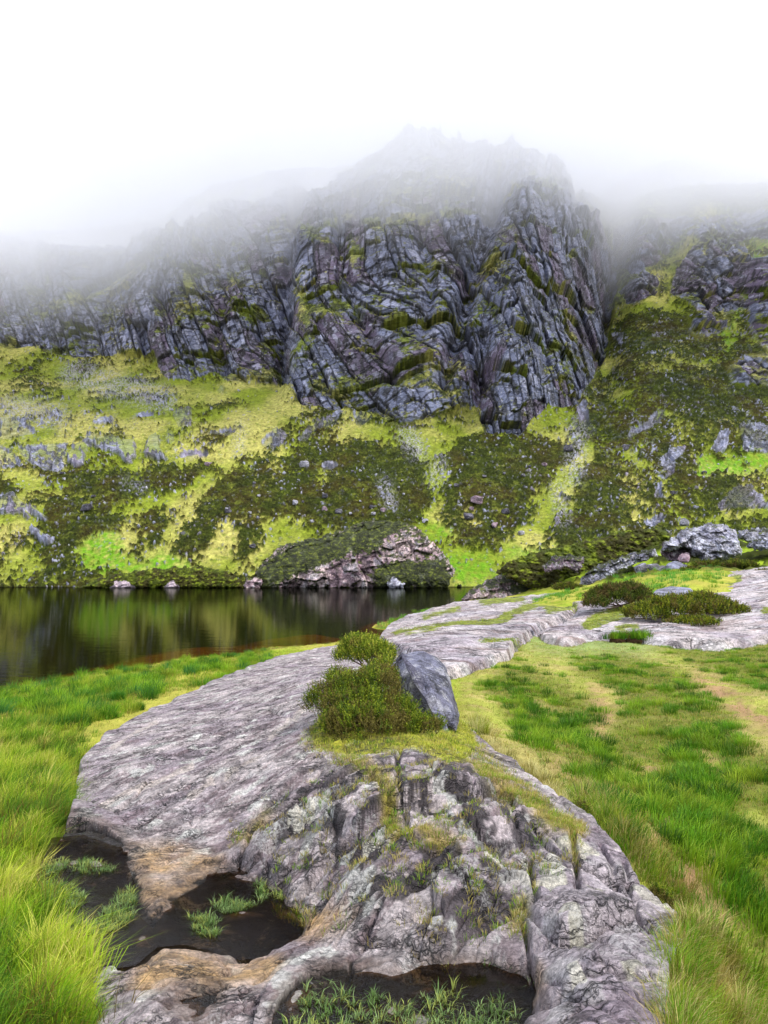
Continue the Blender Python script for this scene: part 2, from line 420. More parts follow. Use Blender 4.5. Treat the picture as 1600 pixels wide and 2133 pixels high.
relief = relief + 6.0 * fbm(X_ * .02, Z_ * .015, 6.0, 2, 42)
relief = relief - 7.0 * samp(gul, PX, PY)
soft = 1.5 * fbm(X_ * .045, Y_ * .045, Z_ * .045, 4, 51)
clump = fbm(X_ * .8, Y_ * .8, Z_ * 1.2, 3, 61)
cl2 = fbm(X_ * .25, Y_ * .16, Z_ * .3, 3, 71)
# class choice
wjx, wjy = 20 * fbm(PX * .022, PY * .035, 3, 5, 73, .6), 13 * fbm(PX * .022, PY * .035, 8, 5, 74, .6)
hf = samp(fH, PX + wjx, PY + wjy)
hN = 0.5 + 0.62 * (0.45 * cl2 + 0.65 * clump + 0.55 * fbm(X_ * .07, Y_ * .05, Z_ * .08, 3, 72))
isH = sm(-0.05, 0.07, hf - hN)
isH = isH * (1 - cliffW)
rN = 0.5 + 0.6 * (0.5 * fbm(X_ * .3 + 9, Y_ * .2, Z_ * .5, 4, 81) + 0.55 * noise3(X_ * 1.3, Y_ * .9, Z_ * 2.2, 82))
isR = sm(-0.04, 0.05, samp(fR, PX, PY) - rN)
isR = np.where(cliffW > 0.5, 1.0, isR)
stones = sm(0.765, 0.83, 0.5 + 0.6 * noise3(X_ * 1.1, Y_ * .8, Z_ * 1.9, 91) + 0.26 * samp(fS, PX, PY))
isR = np.maximum(isR, stones * (cliffW < 0.5))
disp = np.where(cliffW > 0.5, 1, 0) * 0 + cliffW * relief + (1 - cliffW) * (soft * 0.8 + isH * (0.5 + 0.7 * np.abs(clump) + .35 * noise3(X_ * 1.9, Y_ * 1.9, Z_ * 1.9, 66)) + isR * (0.35 + 0.5 * np.clip(relief, -3, 3) * sm(0.3, .9, cragW)))
nx, ny, nz = 0.0, -(0.55 + 0.4 * cliffW), (0.83 - 0.5 * cliffW)
P2 = P + disp[..., None] * np.stack([0 * ny, ny, nz], -1)
# slope of the finished surface -> where soil and plants can hold on
def grid_normals(Q):
    du = np.gradient(Q, axis=1); dv = np.gradient(Q, axis=0)
    n = np.cross(du, dv); n /= np.linalg.norm(n, axis=-1, keepdims=True) + 1e-9
    return np.where(n[..., 2:3] < -0.3, -n, n)
N = grid_normals(P2)
k3 = lambda a: (a + np.roll(a, 1, 0) + np.roll(a, -1, 0) + np.roll(a, 1, 1) + np.roll(a, -1, 1)) / 5
up = k3(N[..., 2])
upl = up.copy()
for _ in range(4): upl = k3(k3(upl))
vegC = sm(0.50, 0.68, 0.45 * up + 0.55 * upl + 0.42 * fbm(X_ * .09, Y_ * .07, Z_ * .09, 4, 101) + 0.16 * noise3(X_, Y_, Z_, 102) + 0.34 * samp(blur(ledge, 10), PX, PY) + 0.07)
# colours (real surface albedo)
def mix(a, b, w): return a * (1 - w[..., None]) + b * w[..., None]
n1 = 0.5 + 0.5 * fbm(X_ * .05, Y_ * .04, Z_ * .05, 3, 111); n2 = 0.5 + 0.5 * fbm(X_ * .9, Y_ * .9, Z_ * .9, 2, 121)
n1 = np.clip(n1, 0, 1); n2 = np.clip(n2, 0, 1)
A_gr = mix(lin(128, 140, 40) + 0 * P, lin(176, 170, 92) + 0 * P, sm(.35, .75, n1))
A_gr = mix(A_gr, lin(96, 116, 20) + 0 * P, sm(.55, .9, n2) * .7)
A_gr = A_gr * (.60 + .70 * np.clip(.5 + .7 * fbm(X_ * .45, Y_ * .3, Z_ * .8, 5, 112, .75), 0, 1))[..., None]
A_gr = mix(A_gr, lin(104, 148, 26) + 0 * P, np.clip(samp(fB, PX + wjx, PY + wjy) * (.55 + 1.1 * noise3(X_ * .8, Y_ * .5, Z_, 113) + .4 * n1), 0, 1))
A_he = mix(lin(56, 66, 12) + 0 * P, lin(70, 64, 20) + 0 * P, sm(.3, .8, np.clip(.5 + .6 * fbm(X_ * .1, Y_ * .1, Z_ * .1, 3, 131), 0, 1)))
A_he = mix(A_he, lin(96, 108, 26) + 0 * P, sm(.5, .95, n2) * .6)
A_he = mix(A_he, lin(118, 126, 44) + 0 * P, .75 * sm(.56, .8, .5 + .7 * fbm(X_ * .25, Y_ * .18, Z_ * .6, 5, 133, .8)))
A_he = A_he * (.22 + .85 * np.clip(.5 + .8 * fbm(X_ * .4, Y_ * .3, Z_ * .8, 5, 132, .75), 0, 1))[..., None]
chm = 0.5 * chash[0] + 0.5 * chash[1]
A_rk = mix(lin(122, 126, 150) + 0 * P, lin(110, 98, 118) + 0 * P, sm(.62, .66, (chash[0] * 3.3 % 1) * .7 + .3 * n1))
A_rk = mix(A_rk, lin(178, 178, 198) + 0 * P, sm(.60, .9, chash[2]) * .5)
A_rk = A_rk * (.62 + .75 * (chash[1] * 5.7 % 1))[..., None]
lich = sm(.50, .68, .5 + .5 * fbm(X_ * .5, Y_ * .5, Z_ * .25, 4, 141) + .12 * (chash[0] - .5))
A_rk = mix(A_rk, lin(40, 40, 36) + 0 * P, seam * .85)
A_rk = mix(A_rk, lin(50, 48, 48) + 0 * P, lich * .85)
pale = sm(.76, .86, .5 + .55 * noise3(X_ * 1.6, Y_ * 1.6, Z_ * 1.6, 151) + .1 * samp(fS, PX, PY))
A_rk = mix(A_rk, lin(200, 196, 206) + 0 * P, pale * .7)
brown = (PX > 1280) & (PY < 700)
A = mix(A_gr, A_he, isH)
scr = np.clip(samp(fS, PX, PY), 0, 1) * sm(.50, .62, .5 + .6 * noise3(X_ * 1.9, Y_ * 1.2, Z_ * 2.5, 161))
A = mix(A, lin(176, 172, 180) + 0 * P, scr * .75)
slope_rock = mix(A_rk * 1.1, lin(186, 184, 200) + 0 * P, 0.25 * np.ones_like(PX) * (cliffW < .5))
A = mix(A, slope_rock, isR * (1 - vegC * .8))
vegcol = mix(A_gr * 0.8, A_he * 1.1, sm(.35, .6, n2 * .5 + .5 * (0.5 + .5 * cl2)))
ledgeV = sm(.25, .6, samp(blur(ledge, 8), PX + wjx * .6, PY + wjy * .6) + .25 * clump)
A = np.where((cliffW > .5)[..., None], mix(A_rk, vegcol * (1 + .25 * ledgeV[..., None]), np.maximum(vegC, ledgeV * sm(.2, .5, up + .2))), A)

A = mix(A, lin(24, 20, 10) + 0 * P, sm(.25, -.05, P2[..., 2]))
# skyline of the front mountain
skyl = curve([(-200, 490), (0, 500), (130, 512), (260, 500), (330, 470), (400, 440), (450, 420), (560, 392), (606, 380), (622, 382), (640, 385),
  (664, 386), (700, 370), (702, 350), (760, 325), (800, 300), (850, 266), (900, 262), (1000, 290), (1130, 318), (1190, 368), (1230, 400), (1262, 425), (1300, 420), (1380, 395), (1500, 385), (1620, 380), (1800, 380)], PX)
skyl = skyl + 7 * noise3(PX * .04, 0 * PX, 3) + 4 * noise3(PX * .13, 0 * PX, 9)
keepv = PY > skyl
nr, nc = PX.shape
idx = np.arange(nr * nc).reshape(nr, nc)
quads = np.stack([idx[:-1, :-1], idx[:-1, 1:], idx[1:, 1:], idx[1:, :-1]], -1).reshape(-1, 4)
fx_ = (PX[:-1, :-1] + STEP / 2).ravel(); fy_ = (PY[:-1, :-1] - STEP / 2).ravel()
keep = (keepv[:-1, :-1] & keepv[1:, 1:] & keepv[1:, :-1] & keepv[:-1, 1:]).ravel()
hillY = P2[..., 1]; hillP = P2
def hill_at(px, py):
    i = int(round((1234 - py) / STEP)); j = int(round((px + 160) / STEP))
    return hillP[min(max(i, 0), nr - 1), min(max(j, 0), nc - 1)]

P2[0, :, 2] = -9.0                     # the slope goes on down under the lake
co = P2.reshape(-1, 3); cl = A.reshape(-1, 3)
fid = np.zeros(len(quads), int)
fid[samp(blur(mCliff, 4), fx_, fy_) > 0.5] = 1
outc = [(0, 'striped blue-grey rock slab on the left slope, largest of its band', None), (1, 'pale rock at the left frame edge beside the striped slab', None),
 (2, 'broken grey rock ledge on the upper left slope above the striped slab', None), (4, 'long low rock band on the left slope right of the striped slab', None),
 (5, 'pale cracked rock block in the grass below the left cliffs', None), (8, 'dark edged rock knob high on the left grass slope', None), (10, 'purple sloping rock at the left edge above the lake', None),
 (11, 'long blue-grey diagonal rock rib below the main buttress', None), (12, 'pair of purple rock knobs in grass left of the heather slope', None),
 (18, 'diagonal grey rock rib on the right heather slope', None), (19, 'light grey zigzag rock outcrop on the right slope', None), (20, 'smooth blue-grey rock at the right edge above the big near rock', None),
 (22, 'dark craggy rock at the right frame edge halfway up the slope', None), (24, 'small pale rock strip in grass behind the large near outcrop', None)]
oid = 2; onames = {}
for k, lab, _ in outc:
    fid[(samp(blur(pmask(rockP[k]), 3), fx_, fy_) > 0.5) & (fid == 0)] = oid; onames[oid] = lab; oid += 1
clab = ['dark crag with a mossy top high on the right slope below the mist', 'small dark crag between green ramps right of the main cliff', 'low grey crag near the right frame edge']
for k, lab in zip((2, 3, 4), clab):
    fid[(samp(blur(pmask(crags[k]), 3), fx_, fy_) > 0.5) & (fid == 0)] = oid; onames[oid] = lab; oid += 1
def sub(name, sel, mat):
    q = quads[sel]
    u, inv = np.unique(q, return_inverse=True)
    return mesh_np(name, co[u], inv.reshape(q.shape), mat, col=cl[u], smooth=(mat is M_hill))
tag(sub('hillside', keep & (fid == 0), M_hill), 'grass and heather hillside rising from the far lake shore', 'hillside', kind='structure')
tag(sub('mountain', keep & (fid == 1), M_cliff), 'towering dark grey rock cliffs with green ledges rising into the mist', 'mountain', kind='structure')
for k, lab in onames.items():
    s_ = keep & (fid == k)
    if s_.sum() > 20:
        tag(sub('rock_outcrop', s_, M_cliff), lab, 'rock outcrop')

# ridges behind, fading into the cloud
def ridge(line, Ys, lab):
    ln = np.array(line, float)
    pc = np.arange(ln[0, 0], ln[-1, 0], 6.0); v = np.linspace(0, 1, 60)
    PXr, V = np.meshgrid(pc, v)
    top = curve(line, PXr) + 6 * noise3(PXr * .03, 0 * PXr, 5)
    PYr = 640 + (top - 640) * V
    Yr = Ys * (1 + .25 * V)
    Q = at(PXr, PYr, Yr)
    d = 8 * fbm(Q[..., 0] * .03, Q[..., 2] * .02, 5.5, 5, 77)
    Q[..., 1] += d
    n = np.clip(.5 + .5 * fbm(Q[..., 0] * .06, Q[..., 1] * .06, Q[..., 2] * .06, 4, 78), 0, 1)
    c = mix(lin(104, 104, 120) + 0 * Q, lin(110, 122, 50) + 0 * Q, sm(.5, .7, n))
    # closed back so the ridge is a body, not a sheet
    B = Q.copy(); B[..., 1] += 90 * (1 - V) + 6; 
    a, b = PXr.shape; ii = np.arange(a * b).reshape(a, b)
    qd = np.stack([ii[:-1, :-1], ii[:-1, 1:], ii[1:, 1:], ii[1:, :-1]], -1).reshape(-1, 4)
    qb = qd[:, ::-1] + a * b
    tp = np.stack([ii[-1, :-1], ii[-1, 1:], ii[-1, 1:] + a * b, ii[-1, :-1] + a * b], -1)
    return tag(mesh_np('ridge', np.concatenate([Q.reshape(-1, 3), B.reshape(-1, 3)]), [qd, qb, tp], M_cliff, col=np.concatenate([c.reshape(-1, 3)] * 2)), lab, 'ridge', kind='structure')
ridge([(-260, 500), (0, 480), (250, 470), (340, 455), (380, 425), (430, 395), (480, 372), (600, 355), (760, 340)], 440, 'far ridge lost in mist behind the left cliffs')
ridge([(1120, 480), (1200, 450), (1270, 392), (1340, 350), (1400, 331), (1480, 336), (1560, 358), (1640, 385), (1860, 420)], 470, 'rounded ridge fading into mist at the upper right')

# ------------------------------------------------------------------ lake
ml = bpy.data.materials.new('lake_water'); ml.use_nodes = True
n = ml.node_tree; n.nodes.clear()
out = n.nodes.new('ShaderNodeOutputMaterial')
tr = n.nodes.new('ShaderNodeBsdfTransparent'); tr.inputs[0].default_value = (0.5, 0.33, 0.14, 1)
gl = n.nodes.new('ShaderNodeBsdfGlossy'); gl.inputs['Roughness'].default_value = 0.03; gl.inputs[0].default_value = (.42, .44, .38, 1)
fr = n.nodes.new('ShaderNodeFresnel'); fr.inputs[0].default_value = 1.33
tc = n.nodes.new('ShaderNodeTexCoord'); mp = n.nodes.new('ShaderNodeMapping'); mp.inputs['Scale'].default_value = (0.35, 1.5, 1)
n.links.new(tc.outputs['Object'], mp.inputs[0])
w1 = tex(n, 'ShaderNodeTexNoise', 1.6, 4, 0.5, mp.outputs[0])
bp = n.nodes.new('ShaderNodeBump'); bp.inputs['Distance'].default_value = 0.006; bp.inputs['Strength'].default_value = 1.0
n.links.new(w1.outputs[0], bp.inputs['Height'])
n.links.new(bp.outputs[0], gl.inputs['Normal']); n.links.new(bp.outputs[0], fr.inputs['Normal'])
mx = n.nodes.new('ShaderNodeMixShader')
n.links.new(fr.outputs[0], mx.inputs[0]); n.links.new(tr.outputs[0], mx.inputs[1]); n.links.new(gl.outputs[0], mx.inputs[2])
n.links.new(mx.outputs[0], out.inputs[0])
M_lake = ml
tag(mesh_np('lake', np.array([(-160, 3, 0), (60, 3, 0), (60, 175, 0), (-160, 175, 0)], float), np.array([[0, 1, 2, 3]]), M_lake), 'dark still mountain lake reflecting the slope', 'lake', kind='structure')

# ------------------------------------------------------------------ cloud bank over the tops
mc = bpy.data.materials.new('cloud_mist'); mc.use_nodes = True
n = mc.node_tree; n.nodes.clear()
out = n.nodes.new('ShaderNodeOutputMaterial'); pv = n.nodes.new('ShaderNodeVolumePrincipled')
pv.inputs['Color'].default_value = (0.988, 0.986, 1.0, 1)
pv.inputs['Anisotropy'].default_value = 0.35
tc = n.nodes.new('ShaderNodeTexCoord')
sp = n.nodes.new('ShaderNodeSeparateXYZ'); n.links.new(tc.outputs['Object'], sp.inputs[0])
nz_ = tex(n, 'ShaderNodeTexNoise', 0.016, 3, 0.55, tc.outputs['Object'])
def math_(op, a, b=None, cl_=False):
    x = n.nodes.new('ShaderNodeMath'); x.operation = op; x.use_clamp = cl_
    for k, v in enumerate((a, b)):
        if v is None: continue
        if hasattr(v, 'node'): n.links.new(v, x.inputs[k])
        else: x.inputs[k].default_value = v
    return x.outputs[0]
zz = math_('ADD', math_('ADD', sp.outputs[2], math_('MINIMUM', math_('MAXIMUM', math_('MULTIPLY', math_('ADD', sp.outputs[0], 15.0), -0.21), 0.0), 24.0)), math_('MULTIPLY', math_('SUBTRACT', nz_.outputs[0], 0.5), 60.0))
g = math_('DIVIDE', math_('SUBTRACT', zz, CL0), CL1 - CL0, True)
g = math_('POWER', g, 1.6)
g = math_('MULTIPLY', g, math_('SUBTRACT', 1.0, math_('DIVIDE', math_('SUBTRACT', zz, 158.0), 45.0, True)))
n.links.new(math_('MULTIPLY', g, CLD), pv.inputs['Density'])
n.links.new(pv.outputs[0], out.inputs['Volume'])
bx = np.array([(x, y, z) for x in (-420, 420) for y in (180, 520) for z in (88, 235)], float)
bf = np.array([(0, 1, 3, 2), (4, 6, 7, 5), (0, 4, 5, 1), (2, 3, 7, 6), (0, 2, 6, 4), (1, 5, 7, 3)])
tag(mesh_np('cloud', bx, bf, mc, smooth=False), 'low white cloud bank hiding the mountain tops', 'cloud', kind='stuff')
# ------------------------------------------------------------------ near ground
def tps_fit(pts, smooth=1e-4):
    """height z as a smooth function of (2x/y, ln y)"""
    p = np.array(pts, float)
    q = np.stack([2 * p[:, 0] / p[:, 1], np.log(p[:, 1])], 1)
    n_ = len(q)
    d = np.hypot(q[:, None, 0] - q[None, :, 0], q[:, None, 1] - q[None, :, 1])
    K = np.where(d > 0, d * d * np.log(d + 1e-12), 0) + smooth * np.eye(n_)
    A_ = np.zeros((n_ + 3, n_ + 3)); A_[:n_, :n_] = K
    A_[:n_, n_] = 1; A_[:n_, n_ + 1:] = q; A_[n_, :n_] = 1; A_[n_ + 1:, :n_] = q.T
    s = np.linalg.solve(A_, np.concatenate([p[:, 2], np.zeros(3)]))
    def f(x, y):
        u, w = 2 * x / y, np.log(y)
        r = s[n_] + s[n_ + 1] * u + s[n_ + 2] * w
        for k in range(n_):
            dd = (u - q[k, 0]) ** 2 + (w - q[k, 1]) ** 2
            r = r + s[k] * 0.5 * dd * np.log(dd + 1e-12)
        return r
    return f
Z = lambda *a: [tuple(atz(px, py, z)) for px, py, z in a]
D = lambda *a: [tuple(at(px, py, Y_)) for px, py, Y_ in a]
shore = [(-250, 1470), (-100, 1455), (0, 1440), (100, 1420), (200, 1400), (300, 1388), (420, 1368), (560, 1348), (700, 1338), (790, 1318), (880, 1270), (960, 1248)]
gpts = Z(*[(a, b, 0.0) for a, b in shore])
gpts += Z((760, 1312, -.10), (660, 1322, -.12), (560, 1332, -.14), (420, 1348, -.16), (300, 1366, -.2))
gpts += Z((-200, 1520, .5), (0, 1500, .42), (150, 1480, .40), (300, 1440, .38), (450, 1400, .34), (600, 1362, .3), (50, 1600, .72), (-200, 1700, .9), (100, 1700, .85), (0, 1800, .95), (100, 1900, 1.0), (150, 2050, 1.07), (0, 2130, 1.08), (-300, 2100, 1.1),
  (400, 1700, .75), (800, 1800, .8), (600, 1500, .6), (800, 1450, .62), (1500, 2000, .5), (1600, 1700, .5), (1300, 1600, .5), (1800, 1700, .5), (1600, 2130, .45), (1450, 2100, .5), (1050, 1500, .55), (1000, 1420, .6),
  (1300, 1450, .55), (1600, 1450, .6), (1150, 1400, .6), (1300, 1360, .62), (1600, 1350, .75), (950, 1400, .6), (1000, 1300, .62), (1200, 1290, .66), (1800, 1400, .7), (900, 1300, .45), (700, 1342, .2))
gpts += Z((1480, 1950, 1.16), (1360, 1790, 1.02), (1220, 1640, .9), (1470, 2060, 1.24), (1470, 2200, 1.28), (1560, 2100, .95), (1070, 1545, .72), (1000, 1480, .68))
gpts += [(0.4, 1.2, .8), (-1, 1.2, 1.0), (1.3, 1.2, .6), (0, .8, .9)]
gpts += D((1060, 1246, 75), (1150, 1240, 75), (1250, 1222, 74), (1350, 1198, 73), (1450, 1182, 73), (1600, 1162, 73), (1050, 1243, 95), (1200, 1180, 92), (1280, 1170, 90), (1380, 1138, 88), (1600, 1124, 88), (1800, 1110, 86), (1120, 1215, 96), (1000, 1238, 100), (1200, 1228, 66), (1300, 1205, 62), (1450, 1188, 60), (1600, 1180, 58), (1800, 1160, 58), (1400, 1215, 42), (1600, 1225, 36), (1400, 1290, 30), (1100, 1252, 55), (1000, 1262, 62), (1150, 1262, 45))
gpts += [(-2, 40, -.5), (-8, 40, -1.2), (-20, 40, -1.5), (-12, 26, -.5), (-22, 26, -.9), (0, 70, -1.5), (-20, 80, -3), (5, 100, -1.5), (-40, 100, -3), (-80, 160, -3), (0, 150, -2.5), (30, 140, -1), (60, 140, 2), (90, 140, 4), (-22, 20, -.2), (-6, 30, -.14), (-4.5, 34, -.2)]
zg = tps_fit(gpts)
out_poly = [(170, 1575), (215, 1530), (330, 1468), (480, 1402), (590, 1362), (700, 1342), (790, 1345), (900, 1400), (960, 1500), (1050, 1570), (1160, 1645), (1230, 1690), (1290, 1765), (1330, 1830), (1400, 1880), (1440, 1930),
   (1400, 2000), (1390, 2133), (1400, 2400), (190, 2400), (200, 2133), (190, 2050), (120, 1950), (90, 1860), (120, 1780), (155, 1700), (160, 1630)]
nu, nw = (500, 420) if QUICK else (820, 760)
uu = np.linspace(-1.15, 1.15, nu); uu = 0.56 * np.sign(uu) * np.where(np.abs(uu) < 1, np.abs(uu), 1 + (np.abs(uu) - 1) * 14)
ww = np.linspace(math.log(1.3), math.log(176), nw)
U, W = np.meshgrid(uu, ww)
gY = np.exp(W); gX = U * gY
gZ = zg(gX, gY)
qx, qy = topx(gX, gY, gZ)
gZ = gZ - .5 * sm(.80, 1.0, samp(blur(pmask(out_poly), 46), qx, qy))
sl1 = [(788, 1330), (810, 1300), (860, 1280), (910, 1265), (960, 1252), (1040, 1246), (1140, 1238), (1225, 1232), (1235, 1250), (1180, 1275), (1120, 1300), (1080, 1325), (1060, 1345), (1065, 1358), (1020, 1370), (960, 1388), (930, 1398), (900, 1372), (850, 1350)]
sl2 = [(1120, 1318), (1180, 1292), (1215, 1268), (1185, 1254), (1250, 1228), (1310, 1213), (1345, 1218), (1400, 1208), (1440, 1202), (1520, 1190), (1620, 1180), (1820, 1160), (1820, 1330), (1600, 1322), (1560, 1330), (1500, 1338), (1400, 1336), (1350, 1330), (1240, 1318), (1180, 1335)]
gZ = gZ - samp(blur(pmask(sl1), 14), qx, qy) * .25 - samp(blur(pmask(sl2), 8), qx, qy) * .8 - samp(blur(pmask([(100, 1760), (600, 1800), (640, 1950), (300, 2020), (180, 2010)]), 20), qx, qy) * .25
# what grows where (fractions)
meadowM = pmask([(960, 1400), (1010, 1350), (1100, 1330), (1220, 1310), (1400, 1340), (1800, 1330), (1900, 2300), (1380, 2300), (1440, 1930), (1290, 1770), (1180, 1650), (1000, 1560), (960, 1480)])
tuftP = [[(1000, 1420), (1080, 1385), (1180, 1425), (1230, 1460), (1300, 1490), (1290, 1440), (1210, 1400), (1180, 1368), (1300, 1362), (1400, 1390), (1480, 1430), (1530, 1480), (1530, 1520), (1560, 1560), (1700, 1580),
  (1800, 1900), (1640, 2140), (1480, 2000), (1400, 1860), (1300, 1760), (1180, 1640), (1100, 1560), (1060, 1500)], [(1360, 1345), (1440, 1342), (1800, 1335), (1800, 1460), (1560, 1440), (1500, 1400), (1400, 1362)]]
bareS = smask(([(1240, 1440), (1270, 1500), (1230, 1540)], 26), ([(1460, 1420), (1560, 1480), (1640, 1520)], 40), ([(1300, 1590), (1380, 1600)], 26), ([(1470, 1560), (1500, 1620)], 24), ([(1150, 1590), (1240, 1650)], 20),
  ([(1400, 1700), (1340, 1760)], 26), ([(1480, 1790), (1420, 1840), (1480, 1900), (1560, 2000)], 44), ([(1540, 1680), (1600, 1700)], 26), ([(1180, 1500), (1100, 1450)], 14), ([(1530, 1860), (1600, 1880)], 20))
tuftM = blur(pmask(*tuftP) * (1 - bareS), 8)
pinkM = blur(bareS, 10)
wetM = blur(pmask([(1080, 1300), (1230, 1275), (1400, 1330), (1350, 1362), (1180, 1362), (1080, 1345)]), 16)
leftT = blur(pmask([(-300, 1440), (0, 1432), (120, 1415), (300, 1388), (420, 1365), (560, 1345), (590, 1370), (540, 1400), (480, 1425), (330, 1450), (230, 1500), (140, 1520), (-300, 1560)]), 6)
tallM = blur(pmask([(-300, 1520), (120, 1520), (165, 1560), (155, 1640), (120, 1760), (60, 1800), (40, 1900), (100, 1960), (190, 1990), (200, 2100), (190, 2300), (-300, 2300)]), 6)
nA = fbm(gX * 1.7, gY * 1.7, 0.5, 4, 201); nB = fbm(gX * .5, gY * .5, 1.5, 4, 202); nC = noise3(gX * 9, gY * 9, 2, 203)
rise = sm(40, 75, gY) * sm(8, 20, gX); hz0 = sm(-.10, .02, fbm(gX * .3, gY * .2, 3.3, 4, 205)) * sm(50, 58, gY) * sm(1222, 1208, qy)
gZ2 = gZ + 0.035 * nA * sm(60, 5, gY) + 0.10 * np.clip(nB, -1, 1) * (gZ > 0.1) * (1 + 1 * rise) + 0.02 * nC + hz0 * (.28 + .3 * noise3(gX * 1.2, gY * .8, 2, 208)) + rise * (0.22 * fbm(gX * .25, gY * .25, 4, 4, 204))
gZ2 = np.where(gZ < 0.05, gZ + 0.02 * nA, gZ2)
md = samp(blur(meadowM, 10), qx, qy)
A = mix(lin(160, 180, 50) + 0 * gX[..., None], lin(196, 190, 84) + 0 * gX[..., None], sm(.3, .7, .5 + .5 * nB))
A = mix(A, mix(lin(180, 184, 84) + 0 * gX[..., None], lin(196, 182, 108) + 0 * gX[..., None], sm(.4, .7, .5 + .6 * nA)), md)
A = mix(A, lin(188, 150, 112) + 0 * gX[..., None], np.clip(samp(pinkM, qx, qy) * sm(.3, .55, .5 + .5 * nA), 0, 1))
A = mix(A, lin(150, 176, 110) + 0 * gX[..., None], samp(wetM, qx, qy) * .85)
A = mix(A, lin(96, 110, 30) + 0 * gX[..., None], samp(tuftM, qx, qy) * .7 + sm(.6, .8, .5 + .6 * nC) * .3)
A = mix(A, lin(96, 102, 34) + 0 * gX[..., None], samp(tallM, qx, qy) * .7)
hz = sm(-.10, .02, fbm(gX * .3, gY * .2, 3.3, 4, 205) + .25 * nA * 0 + .12 * fbm(gX * .6, gY * .6, 3, 3, 206))
A = mix(A, mix(lin(160, 184, 50) + 0 * gX[..., None], lin(64, 72, 18) + 0 * gX[..., None], hz) * (.6 + .8 * np.clip(.5 + .8 * noise3(gX * 2, gY * 1.2, 3, 207), 0, 1))[..., None], sm(50, 58, gY) * sm(1222, 1208, qy))
und = sm(0.03, -0.04, gZ2)
bed = mix(lin(190, 120, 48) + 0 * gX[..., None], lin(16, 13, 6) + 0 * gX[..., None], sm(-.05, -.28, gZ2))
A = mix(A, bed, und)
peat = sm(.05, .0, np.abs(gZ2 - 0.05)) * (gZ2 < .12)
A = mix(A, lin(80, 62, 30) + 0 * gX[..., None], peat * .7)
A = A * .70 * (.75 + .5 * np.clip(.5 + .8 * fbm(gX * 1.2, gY * .8, 3, 4, 209, .8), 0, 1))[..., None]
a_, b_ = gX.shape; gi = np.arange(a_ * b_).reshape(a_, b_)
gq = np.stack([gi[:-1, :-1], gi[:-1, 1:], gi[1:, 1:], gi[1:, :-1]], -1).reshape(-1, 4)
gP = np.stack([gX, gY, gZ2], -1)
M_turf = surf_mat('turf_ground', 30, 0.02, 0.7, 1.3, 0.9, 0.1)
tag(mesh_np('ground', gP.reshape(-1, 3), gq, M_turf, col=A.reshape(-1, 3)), 'short yellow green turf and peat around the rock outcrop', 'ground', kind='structure')

def g_at(px, py):
    """ground point seen at a pixel of the photograph"""
    d = (qx - px) ** 2 + (qy - py) ** 2
    k = np.argmin(d); return gP.reshape(-1, 3)[k]

